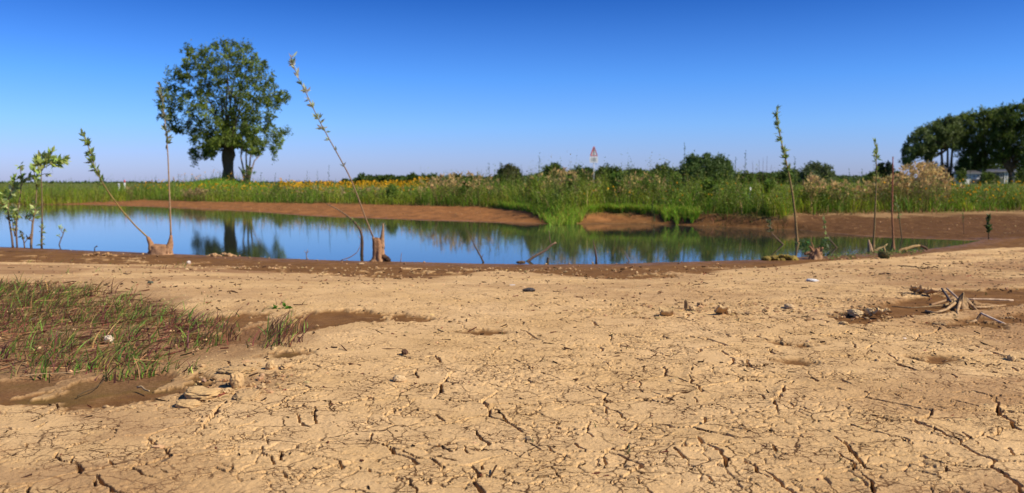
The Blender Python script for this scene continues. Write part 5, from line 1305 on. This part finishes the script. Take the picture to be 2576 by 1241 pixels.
# ------------------------------------------------------------------ lumps, plates, stones
def lump(name, label, cat, px0, px1, py0, py1, col, seed, mat=None, flat=1.0, curl=0.0, amp=.18, freq=2.2, tilt=0.0, depth=None, group=None, power=.75, z=0.0):
    """irregular solid resting on the mud, spanning px0..px1 and py0 (top)..py1 (foot)"""
    mat = mat or CLAY
    pc = (px0 + px1) / 2; B = base_at(pc, py1); Y = B[1]; k = Y / FP
    w = (px1 - px0) / 2 * k; h = (py1 - py0) * k * flat
    dp = depth if depth is not None else w * .8
    nu, nv = 60, 34; V = []; F = []
    for j in range(nv):
        ph = -math.pi / 2 + math.pi * j / (nv - 1)
        for i in range(nu):
            th = 2 * math.pi * i / nu
            sg = lambda v, p: math.copysign(abs(v) ** p, v)
            V.append((sg(math.cos(ph), power) * sg(math.cos(th), power), sg(math.cos(ph), power) * sg(math.sin(th), power), sg(math.sin(ph), power)))
    V = np.array(V)
    nz = fbm(V[:, 0] * freq + seed * 3.1, V[:, 1] * freq + V[:, 2] * freq * 1.3, seed, 4, .6) - .5
    V = V * (1 + amp * 2 * nz + 0.30 * amp * 2 * (fbm(V[:, 0] * freq * 4 + 7, V[:, 1] * freq * 4 + V[:, 2] * freq * 5, seed + 21, 3, .6) - .5))[:, None]
    V[:, 2] += curl * (V[:, 0] ** 2) - tilt * V[:, 0]
    V = V * np.array([w, dp, h * .5])
    a = random.Random(seed).uniform(-.35, .35); V = V @ np.array([[math.cos(a), math.sin(a), 0], [-math.sin(a), math.cos(a), 0], [0, 0, 1]])
    V[:, 2] -= np.percentile(V[:, 2], 14)
    V += np.array([(pc - 1288) / FP * (Y + dp * .6), Y + dp * .6, float(H((pc - 1288) / FP * Y, Y + dp * .5)) + .004 + z])
    for j in range(nv - 1):
        for i in range(nu): F.append([j * nu + i, j * nu + (i + 1) % nu, (j + 1) * nu + (i + 1) % nu, (j + 1) * nu + i])
    mb = MB(); mb.add(V, F, np.array(col)); return tag(mb.build(name, mat), label, cat, group)
DRY = (.58, .40, .20)
def plate(name, label, px0, px1, py0, py1, seed, bend=1.0, thick=.010, tilt=.5, col=(.54, .365, .175), cat="mud flake", mat=None, lenY=None, yaw=0.0, group=None):
    """curled flake of dried mud: a bent sheet with thickness and torn edges"""
    pc = (px0 + px1) / 2; B = base_at(pc, py1); Y = B[1]; k = Y / FP
    w = (px1 - px0) * k; hh = (py1 - py0) * k
    L = lenY if lenY else max(.6 * w, hh * 1.3); nu, nv = 30, 16; V = []; F = []
    for side in (0, 1):
        for j in range(nv):
            v = j / (nv - 1)
            for i in range(nu):
                u_ = i / (nu - 1) - .5
                er = .10 * (float(fbm(np.array([u_ * 7.0]), np.array([seed * 1.7]), seed, 3)[0]) - .5)
                x = u_ * w * (1 + .25 * (float(fbm(np.array([v * 6.0]), np.array([seed * 2.3]), seed + 3, 3)[0]) - .5))
                ang = bend * (v - .5); y = L * (v - .5) * (1 - .15 * abs(bend)) + er * L
                z = hh * (tilt * (1 - v) + (1 - tilt) * abs(2 * (v - .5)) ** 2) * min(1, abs(bend)) + .22 * hh * (abs(2 * u_) ** 2)
                z += .008 * (float(fbm(np.array([u_ * 5.0]), np.array([v * 4.0]), seed + 5, 3)[0]) - .5)
                V.append((x, y, z + (thick if side == 0 else 0)))
    N = nu * nv; idx = lambda s_, j, i: s_ * N + j * nu + i
    for j in range(nv - 1):
        for i in range(nu - 1):
            F.append([idx(0, j, i), idx(0, j, i + 1), idx(0, j + 1, i + 1), idx(0, j + 1, i)]); F.append([idx(1, j, i), idx(1, j + 1, i), idx(1, j + 1, i + 1), idx(1, j, i + 1)])
    for i in range(nu - 1):
        F.append([idx(1, 0, i), idx(1, 0, i + 1), idx(0, 0, i + 1), idx(0, 0, i)]); F.append([idx(0, nv - 1, i), idx(0, nv - 1, i + 1), idx(1, nv - 1, i + 1), idx(1, nv - 1, i)])
    for j in range(nv - 1):
        F.append([idx(0, j, 0), idx(0, j + 1, 0), idx(1, j + 1, 0), idx(1, j, 0)]); F.append([idx(1, j, nu - 1), idx(1, j + 1, nu - 1), idx(0, j + 1, nu - 1), idx(0, j, nu - 1)])
    V = np.array(V); ca, sa = math.cos(yaw), math.sin(yaw); V[:, :2] = V[:, :2] @ np.array([[ca, sa], [-sa, ca]])
    V += np.array([(pc - 1288) / FP * (Y + L / 2), Y + L / 2, float(H((pc - 1288) / FP * Y, Y)) + .006])
    mb = MB(); mb.add(V, F, np.array(col)); return tag(mb.build(name, mat or CLAY), label, cat, group)

def cluster(name, label, cat, px0, px1, py0, py1, col, seed, n=22, size=.5, mat=None, group=None):
    """a crumbly ridge: broken bits of mud stuck together"""
    rg = np.random.default_rng(seed); mb = MB(); B = base_at((px0 + px1) / 2, py1); k = B[1] / FP; hgt = (py1 - py0) * k
    for i in range(n):
        f = rg.uniform(0, 1); px = px0 + (px1 - px0) * f; env = (1 - abs(2 * f - 1) ** 2)
        c_ = np.array([(px - 1288) / FP * B[1], B[1] + rg.uniform(0, .6) * hgt * 2, 0]); c_[2] = float(H(c_[0], c_[1])) + rg.uniform(0, .75) * hgt * env
        rr = hgt * size * rg.uniform(.5, 1.1) * np.array([rg.uniform(.8, 1.8), 1, rg.uniform(.6, 1)])
        V = ICO * rr * rg.uniform(.75, 1.25, (12, 1)); a = rg.uniform(0, 6); V = V @ np.array([[math.cos(a), math.sin(a), 0], [-math.sin(a), math.cos(a), 0], [0, 0, 1]])
        mb.add(V + c_, list(ICF), np.array(col) * rg.uniform(.8, 1.15))
    return tag(mb.build(name, mat or CLAY, smooth=False), label, cat, group)
GM = "lifted mud pieces by the damp hollow at the lower left"
lump("mud_flake", "broad curled mud flake with a raised left corner at the damp hollow's edge", "mud flake", 456, 536, 984, 1013, (.52, .34, .15), 3, None, .72, .35, .26, 2.4, .25, .040, GM, .6, .004)
lump("mud_lump", "smooth sausage-shaped mud roll just below the broad curled flake", "mud lump", 430, 488, 1008, 1035, (.50, .325, .145), 4, None, .75, .16, .22, 2.6, .22, .028, GM)
lump("mud_lump", "smooth upright rounded mud lump above the broad curled flake", "mud lump", 570, 602, 941, 984, (.51, .33, .15), 5, None, 1.0, 0, .26, 2.2, .1, .026, GM)
lump("mud_flake", "low bowl-edged crumbling mud flake right of the broad curled one", "mud flake", 579, 642, 988, 1014, (.50, .32, .145), 6, None, .5, .45, .38, 3.2, 0, .060, GM, .7, 0)
lump("mud_lump", "thin pale upright mud lump, the topmost of those by the damp hollow", "mud lump", 661, 681, 912, 938, (.54, .36, .17), 7, None, 1.0, 0, .26, 2.4, -.3, .016, GM)
lump("mud_lump", "long flat mud ridge behind the smooth upright lump", "mud lump", 540, 632, 928, 946, (.49, .315, .14), 8, None, .7, .1, .42, 4.5, 0, .04, GM)
lump("mud_lump", "small pale mud lump at the right end of the pieces by the hollow", "mud lump", 700, 722, 919, 936, (.50, .32, .145), 9, None, .9, 0, .35, 3, 0, .03, GM)
cluster("mud_clod", "jagged crumbly mud clod filling the gap right of the broad curled flake", "mud lump", 536, 572, 978, 1000, (.52, .35, .17), 10, 30, .4, None, GM)
cluster("mud_clod", "low ragged mud clod below the thin pale upright lump", "mud lump", 620, 656, 968, 988, (.52, .35, .17), 12, 30, .36, None, GM)
lump("flat_stone", "flat dark grey stone half sunk in the cracked mud", "stone", 616, 664, 1084, 1108, (.21, .165, .135), 13, STONE, .55, 0, .25, 2.4, 0, .045, None, .6, -.010)
lump("white_stone", "pale rounded stone half hidden in the lower left grass", "stone", 251, 273, 847, 868, (.66, .54, .37), 14, STONE, 1.0, 0, .3, 2.6)
lump("mud_lump", "single pale mud clod with a dark notch in the middle of the smooth mud", "mud lump", 985, 1016, 948, 968, (.60, .43, .23), 15, None, .95, .0, .35, 2.6, .2)
lump("dark_stone", "small black lump with a flat tail on the pale mud, middle of the shore", "stone", 1316, 1345, 724, 739, (.030, .022, .018), 16, STONE, .8, 0, .3, 2.5)
lump("wood_chip", "thin flat dark chip lying right against the small black lump", "wood chip", 1338, 1362, 732, 738, (.05, .035, .025), 17, WOOD, .5, 0, .2, 2, 0, .02)
lump("white_fragment", "thin white shell fragment left of the small black lump", "shell", 1281, 1298, 717, 722, (.80, .74, .68), 18, STONE, .8, 0, .2, 2, 0, .02)
lump("white_shell", "white broken shell with a dark underside on the right part of the shore", "shell", 2034, 2062, 702, 712, (.82, .80, .76), 19, STONE, .8, .0, .35, 2.6, .3, .03)
lump("white_fragment", "pale chip lying on the mid shore near the long brown stain", "shell", 1128, 1142, 844, 849, (.74, .68, .58), 20, STONE, .8, 0, .2, 2, 0, .012)
lump("white_fragment", "tiny white chip beside a red-brown scrap on the mud", "shell", 904, 911, 946, 951, (.85, .82, .78), 21, STONE, .9)
lump("red_scrap", "tiny red-brown scrap touching the tiny white chip", "debris", 903, 911, 941, 947, (.16, .05, .035), 22, WOOD, .9)
lump("white_pebble", "white pebble on the wet shore strip right of the left stump", "pebble", 466, 476, 656, 665, (.78, .66, .54), 23, STONE, .9)
lump("white_pebble", "ochre pebble on the wet strip left of the splintered stump, second below the twig", "pebble", 900, 914, 661, 667, (.60, .40, .20), 24, STONE, .8)
lump("white_fragment", "small whitish chip by the sticks in the right-hand damp patch", "shell", 2282, 2291, 852, 858, (.78, .66, .56), 25, STONE, .9)
cluster("mud_ridge", "crumbly pale mud ridge at the waterline right of the tree's reflection", "mud lump", 517, 588, 634, 645, (.42, .25, .12), 26, 34, .4)
cluster("mud_ridge", "low crumbly mud ridge on the shore right of the left saplings", "mud lump", 205, 285, 634, 644, (.32, .18, .08), 27, 34, .4)
cluster("algae_clump", "yellow-green algae-covered mound at the water's edge by the tallest right shoot", "algae", 1928, 2010, 638, 655, (.20, .155, .022), 28, 60, .45)
lump("dark_mud_bump", "small dark bump at the waterline left of the pale dead branch", "mud lump", 1300, 1322, 656, 665, (.07, .045, .025), 29, None, .8, 0, .3, 3)
# mid-right clods and pegs
GC = "clods and pegs along the crumbled mud line"
Yp = base_at(1729, 782)[1]; k = Yp / FP; c = lambda px, py, dy=0: PY(px, py, Yp + dy)
mb = MB(); noisy_loft(mb, [(c(1731, 786), 9 * k, 8 * k), (c(1729, 778), 6.5 * k, 6 * k), (c(1727, 766), 5 * k, 5 * k), (c(1726, 757), 4.6 * k, 4.5 * k), (c(1726, 755), 2 * k, 2 * k)], (.34, .22, .11), 12, 6, .25, 3, (.40, .27, .13), .06)
tag(mb.build("wood_peg", WOOD), "short brown upright peg of rotten wood standing in the crumbled mud line", "wood", GC)
lump("mud_clod", "small pointed clod immediately right of the upright peg", "mud lump", 1738, 1754, 772, 787, (.50, .34, .17), 31, None, 1, 0, .35, 2.4, .3, .025, GC)
plate("mud_flake", "arched clod with dark gaps below it, left of the upright peg", 1664, 1696, 788, 803, 32, .9, .012, .1, (.50, .34, .16), lenY=.06, group=GC)
plate("mud_flake", "upturned flake with a dark hollow facing the viewer, right of the upright peg", 1806, 1836, 780, 801, 33, 1.0, .012, .9, (.52, .36, .18), lenY=.06, yaw=.2, group=GC)
lump("mud_clod", "rounded egg-like clod right of the upturned flake", "mud lump", 1826, 1842, 778, 796, (.52, .37, .19), 34, None, 1, 0, .2, 2, 0, .025, GC)
lump("mud_clod", "small loop-shaped clod above and right of the upright peg", "mud lump", 1758, 1774, 760, 776, (.48, .31, .15), 35, None, .8, 0, .5, 3.5, 0, .02, GC)
lump("mud_clod", "pale wedge clod at the right end of the crumbled mud line", "mud lump", 1980, 2004, 768, 782, (.60, .43, .24), 36, None, .9, 0, .3, 2.4, .2, .04, GC)
lump("mud_clod", "flat clod just right of the egg-like one", "mud lump", 1854, 1874, 787, 796, (.50, .34, .16), 37, None, .8, .2, .35, 3, 0, .03, GC)
lump("mud_clod", "dark clod near the stray upright splinter, right part of the mud line", "mud lump", 1880, 1900, 788, 797, (.40, .25, .12), 38, None, .8, 0, .4, 3, 0, .03, GC)
GR = "clods around the right-hand damp patch"
for i, (a, b_, e, f, lab) in enumerate([(2298, 2322, 729, 745, "dark-mouthed clod at the left of three behind the damp patch"), (2318, 2338, 733, 748, "middle clod of three behind the damp patch"), (2338, 2364, 736, 750, "right clod of three behind the damp patch")]):
    plate("mud_flake", lab, a, b_, e, f, 60 + i, 1.0, .014, .8, (.46, .30, .15), lenY=.07, yaw=.3 * i - .3, group=GR)
lump("mud_clod", "big pale clod at the left end of the damp patch", "mud lump", 2144, 2172, 781, 801, (.56, .41, .22), 41, None, .9, 0, .3, 2.4, .1, .05, GR)
lump("mud_clod", "thin pointed clod right of the big pale one", "mud lump", 2186, 2202, 779, 800, (.56, .40, .21), 42, None, 1, 0, .35, 2.4, -.3, .025, GR)
plate("mud_flake", "curled pale flake with a black hollow below it, by the pointed clod", 2208, 2232, 788, 806, 43, 1.0, .012, .75, (.60, .43, .22), lenY=.07, group=GR)
cluster("mud_clod", "dark crumbling clod left of the lower stick fork", "mud lump", 2358, 2392, 808, 822, (.40, .26, .12), 44, 22, .45, None, GR)
cluster("mud_clod", "small cracked clod behind the lower stick fork", "mud lump", 2384, 2408, 791, 800, (.44, .28, .14), 45, 16, .45, None, GR)
cluster("mud_clod", "broken clod right of the lower stick fork's long end", "mud lump", 2532, 2562, 792, 802, (.40, .26, .13), 46, 18, .4, None, GR)
cluster("mud_clod", "low brown clod against the right edge of the frame", "mud lump", 2558, 2588, 898, 918, (.46, .31, .15), 47, 18, .5, None, GR)
lump("mud_clod", "ochre clod at the lower left of the damp patch", "mud lump", 2122, 2140, 812, 824, (.52, .34, .15), 48, None, .9, 0, .3, 2.6, 0, .03, GR)
# dead root stump with sticks
P0 = base_at(2420, 776); Yr = P0[1]; k = Yr / FP
t = thing("dead_root_stump", "pale dead root stump with splayed roots in the right-hand damp patch", "stump", P0)
WDC = (.46, .30, .15); mb = MB(); c = lambda px, py, dy=0: PY(px, py, Yr + dy)
noisy_loft(mb, [(c(2419, 782), 26 * k, 22 * k), (c(2418, 774), 19 * k, 15 * k), (c(2418, 764), 13 * k, 10 * k), (c(2419, 754), 9.5 * k, 7 * k), (c(2421, 744), 5.5 * k, 4 * k), (c(2423, 737), 1.8 * k, 1.5 * k)], WDC, 22, 7, .28, 3.2, (.40, .26, .12), .10)
sub(mb, "stump", WOOD, t)
def root(pts, ra, rb, col=WDC, col2=None, name="root", par=t):
    P = np.array([G(a, b_) + np.array([0, 0, h]) for a, b_, h in pts]); Yk = P[0][1] / FP
    m_ = MB(); m_.tube(resample(P, 14), np.linspace(ra * .75, rb * .75, 14) * Yk, col, 8, True, col2 or col, .2); sub(m_, name, WOOD, par)
root([(2410, 772, .03), (2380, 786, .012), (2352, 791, .006), (2328, 784, .004)], 6, 3)
root([(2404, 768, .03), (2380, 776, .016), (2300, 778, .006), (2243, 773, .004)], 4, 1.6, (.40, .27, .13))
root([(2414, 776, .03), (2408, 790, .010), (2412, 800, .004)], 6, 3)
root([(2428, 772, .03), (2450, 779, .010), (2480, 776, .006), (2530, 770, .004)], 6, 2.5)
root([(2430, 768, .03), (2446, 776, .012), (2460, 784, .002)], 6, 3)
root([(2403, 767, .035), (2372, 769, .02), (2345, 772, .010), (2338, 772, .006)], 5, 4, (.42, .27, .14), (.40, .24, .12))
def stick(label, a, b_, ha, hb, r, col, name="dead_stick"):
    A = G(*a) + np.array([0, 0, ha]); Bq = G(*b_) + np.array([0, 0, hb]); k_ = A[1] / FP
    mid = (A + Bq) / 2 + np.array([0, 0, .004])
    mb = MB(); mb.tube(bez(A, mid, Bq, 9), np.full(9, r * .78 * k_), col, 9, True, None, .08); return tag(mb.build(name, WOOD), label, "stick")
def stick_px(label, a, b_, Ya, Yb, r, col, col2=None):
    A = PY(*a, Ya); Bq = PY(*b_, Yb); k_ = Ya / FP
    mb = MB(); mb.tube(bez(A, (A + Bq) / 2 + np.array([0, 0, .003]), Bq, 9), np.linspace(r * .78, r * .66, 9) * k_, col, 9, True, col2, .08); return tag(mb.build("dead_stick", WOOD), label, "stick")
stick_px("dark grey stick leaning up to the left from the dead root stump", (2392, 760), (2369, 726), Yr - .02, Yr + .05, 4.2, (.13, .11, .10))
stick_px("pale bare stick leaning beside the dark grey one behind the root stump", (2412, 754), (2382, 726), Yr + .05, Yr + .14, 3.6, (.50, .36, .25))
stick("long whitened stick lying flat to the right of the dead root stump", (2434, 764), (2548, 762), .022, .012, 3.4, (.56, .40, .26))
Yf = base_at(2456, 812)[1]
t2 = thing("forked_stick", "forked dead stick with a long whitened arm in front of the root stump", "stick", base_at(2456, 812))
def arm(nm, pts, ra, rb, col, par=t2):
    P = np.array([PY(a, b_, Yf + d) for a, b_, d in pts]); m_ = MB(); m_.tube(resample(P, 12), np.linspace(ra * .78, rb * .78, 12) * Yf / FP, col, 9, True, None, .12); sub(m_, nm, WOOD, par)
arm("long_arm", [(2467, 788, 0), (2500, 803, -.03), (2533, 818, -.07)], 3.6, 3.2, (.58, .46, .36))
arm("joint", [(2452, 812, .0), (2458, 804, .0), (2468, 787, 0)], 5, 3, (.30, .18, .09))
arm("short_arm", [(2456, 806, 0), (2436, 815, -.02), (2413, 822, -.04), (2380, 826, -.05), (2345, 829, -.06)], 4.2, 1.6, (.46, .31, .17))
# loose twigs on the mud
def gtwig(label, pts, r, col, name="loose_twig", h=.008):
    P = np.array([G(a, b_) + np.array([0, 0, h + .004 * (i % 2)]) for i, (a, b_) in enumerate(pts)]); mb = MB()
    mb.tube(resample(P, 12), np.linspace(r, r * .6, 12) * P[0][1] / FP, col, 7, True, None, .3); return tag(mb.build(name, WOOD), label, "twig")
DT_ = (.07, .04, .025)
gtwig("dark crumbly bark strip lying in the mud at the lower left", [(404, 1176), (420, 1170), (438, 1162), (458, 1160)], 4.2, (.10, .065, .04))
gtwig("dark broken twig with short spikes left of the pale mud clod", [(873, 922), (885, 925), (898, 924), (908, 928)], 2.6, (.13, .06, .03))
gtwig("long thin dark twig with a knob, right shore near the waterline", [(2258, 672), (2290, 675), (2320, 678), (2348, 677)], 2.4, DT_)
gtwig("short dark twig on the right shore below the long knobbed one", [(2212, 693), (2230, 692), (2244, 694)], 2.6, DT_)
gtwig("black splinter lying on the pale mud above the left grass", [(312, 693), (320, 695), (330, 692)], 2.6, DT_)
gtwig("brown chip beside two specks on the smooth mud, left of centre", [(572, 739), (584, 738), (598, 741)], 2.8, (.12, .065, .03))
gtwig("brown curved twig on the pale mud near the left wet strip", [(690, 712), (702, 710), (716, 705)], 1.8, (.20, .12, .06))
gtwig("straight pale straw stalk lying along the damp hollow's upper edge", [(50, 953), (110, 950), (180, 944), (215, 940)], 1.5, (.50, .33, .17))
gtwig("small dried leaf curl at the damp hollow's right edge", [(346, 985), (356, 986), (366, 992), (376, 998)], 3, (.46, .32, .17), "dry_leaf", .012)
gtwig("forked green-brown rootlet on the damp mud below the grass", [(195, 1004), (212, 996), (236, 986), (258, 972), (268, 950)], 1.5, (.08, .06, .03))
gtwig("thin root with dark knot in the middle of the smooth mud", [(962, 884), (980, 886), (1000, 884), (1012, 886)], 1.8, (.12, .06, .03))
lump("wood_chip", "small dark pointed stub at the right end of the knotted root", "wood chip", 1008, 1022, 882, 901, (.09, .05, .03), 51, WOOD, 1, 0, .3, 2.4, .2, .012)
lump("hole_shade_lump", "small round black lump painted as the shadowed hole in the cracked mud, right of centre", "pebble", 1766, 1776, 1062, 1076, (.025, .018, .014), 52, STONE, .7)  # black lump stands in for the shadow inside a hole
lump("dark_bud", "small dark green bud lying on the pale mud above the left grass", "debris", 366, 380, 708, 717, (.05, .06, .03), 53, STONE, .9)
lump("flat_stone", "flat bluish-grey stone flush with the mud at the lower right corner", "stone", 2440, 2500, 1150, 1172, (.22, .18, .15), 54, STONE, .35, 0, .25, 2.4, 0, .06, None, .6, -.012)
# clover
mb = MB(); rg = np.random.default_rng(8); B = base_at(692, 782)
for a, b_ in [(690, 774), (686, 777), (696, 776), (717, 772), (724, 775)]:
    n = 5; V = leaf_quads(PY(a, b_, B[1]) + rg.normal(0, .003, (n, 3)), np.stack([rg.normal(0, 1, n), rg.normal(0, .4, n), rg.normal(0, .5, n)], 1), np.full(n, .022), .018, rg); mb.quads(V, jitcol((.10, .26, .025), n, rg, .1, .04))
    mb.tube([PY(a, b_, B[1]), PY(a + 2, 783, B[1])], .0012, (.10, .12, .03), 5)
tag(mb.build("clover_seedling", LEAF), "tiny bright green round-leaved seedling at the long brown stain's top edge", "seedling")
# low green plants along the right waterline
mb = MB(); rg = np.random.default_rng(12); n = 480
px = rg.uniform(2075, 2320, n); py = 651 - (px - 2075) * .07 + rg.normal(0, 3, n)
pp = np.array([G(a, b_) for a, b_ in zip(px[:300], py[:300])]); idx = rg.integers(0, 300, n); P = pp[idx] + rg.normal(0, .02, (n, 3)) * np.array([1, 1, .0]) + np.stack([0 * px, 0 * px, rg.uniform(0, .03, n)], 1)
L = rg.uniform(.012, .032, n); mb.quads(leaf_quads(P, rg.normal(0, 1, (n, 3)) + np.array([0, 0, .4]), L, L * .4, rg), jitcol((.15, .20, .04), n, rg, .35, .15))
tag(mb.build("waterside_plants", LEAF), "low creeping green plants along the waterline between the right-hand stumps", "ground cover", None, "stuff")
lump("green_tuft_clod", "small clod with dark green leaves below the fallen branch", "mud lump", 2218, 2236, 632, 652, (.06, .085, .03), 56, CLAY, .9, 0, .45, 4, 0, .05)
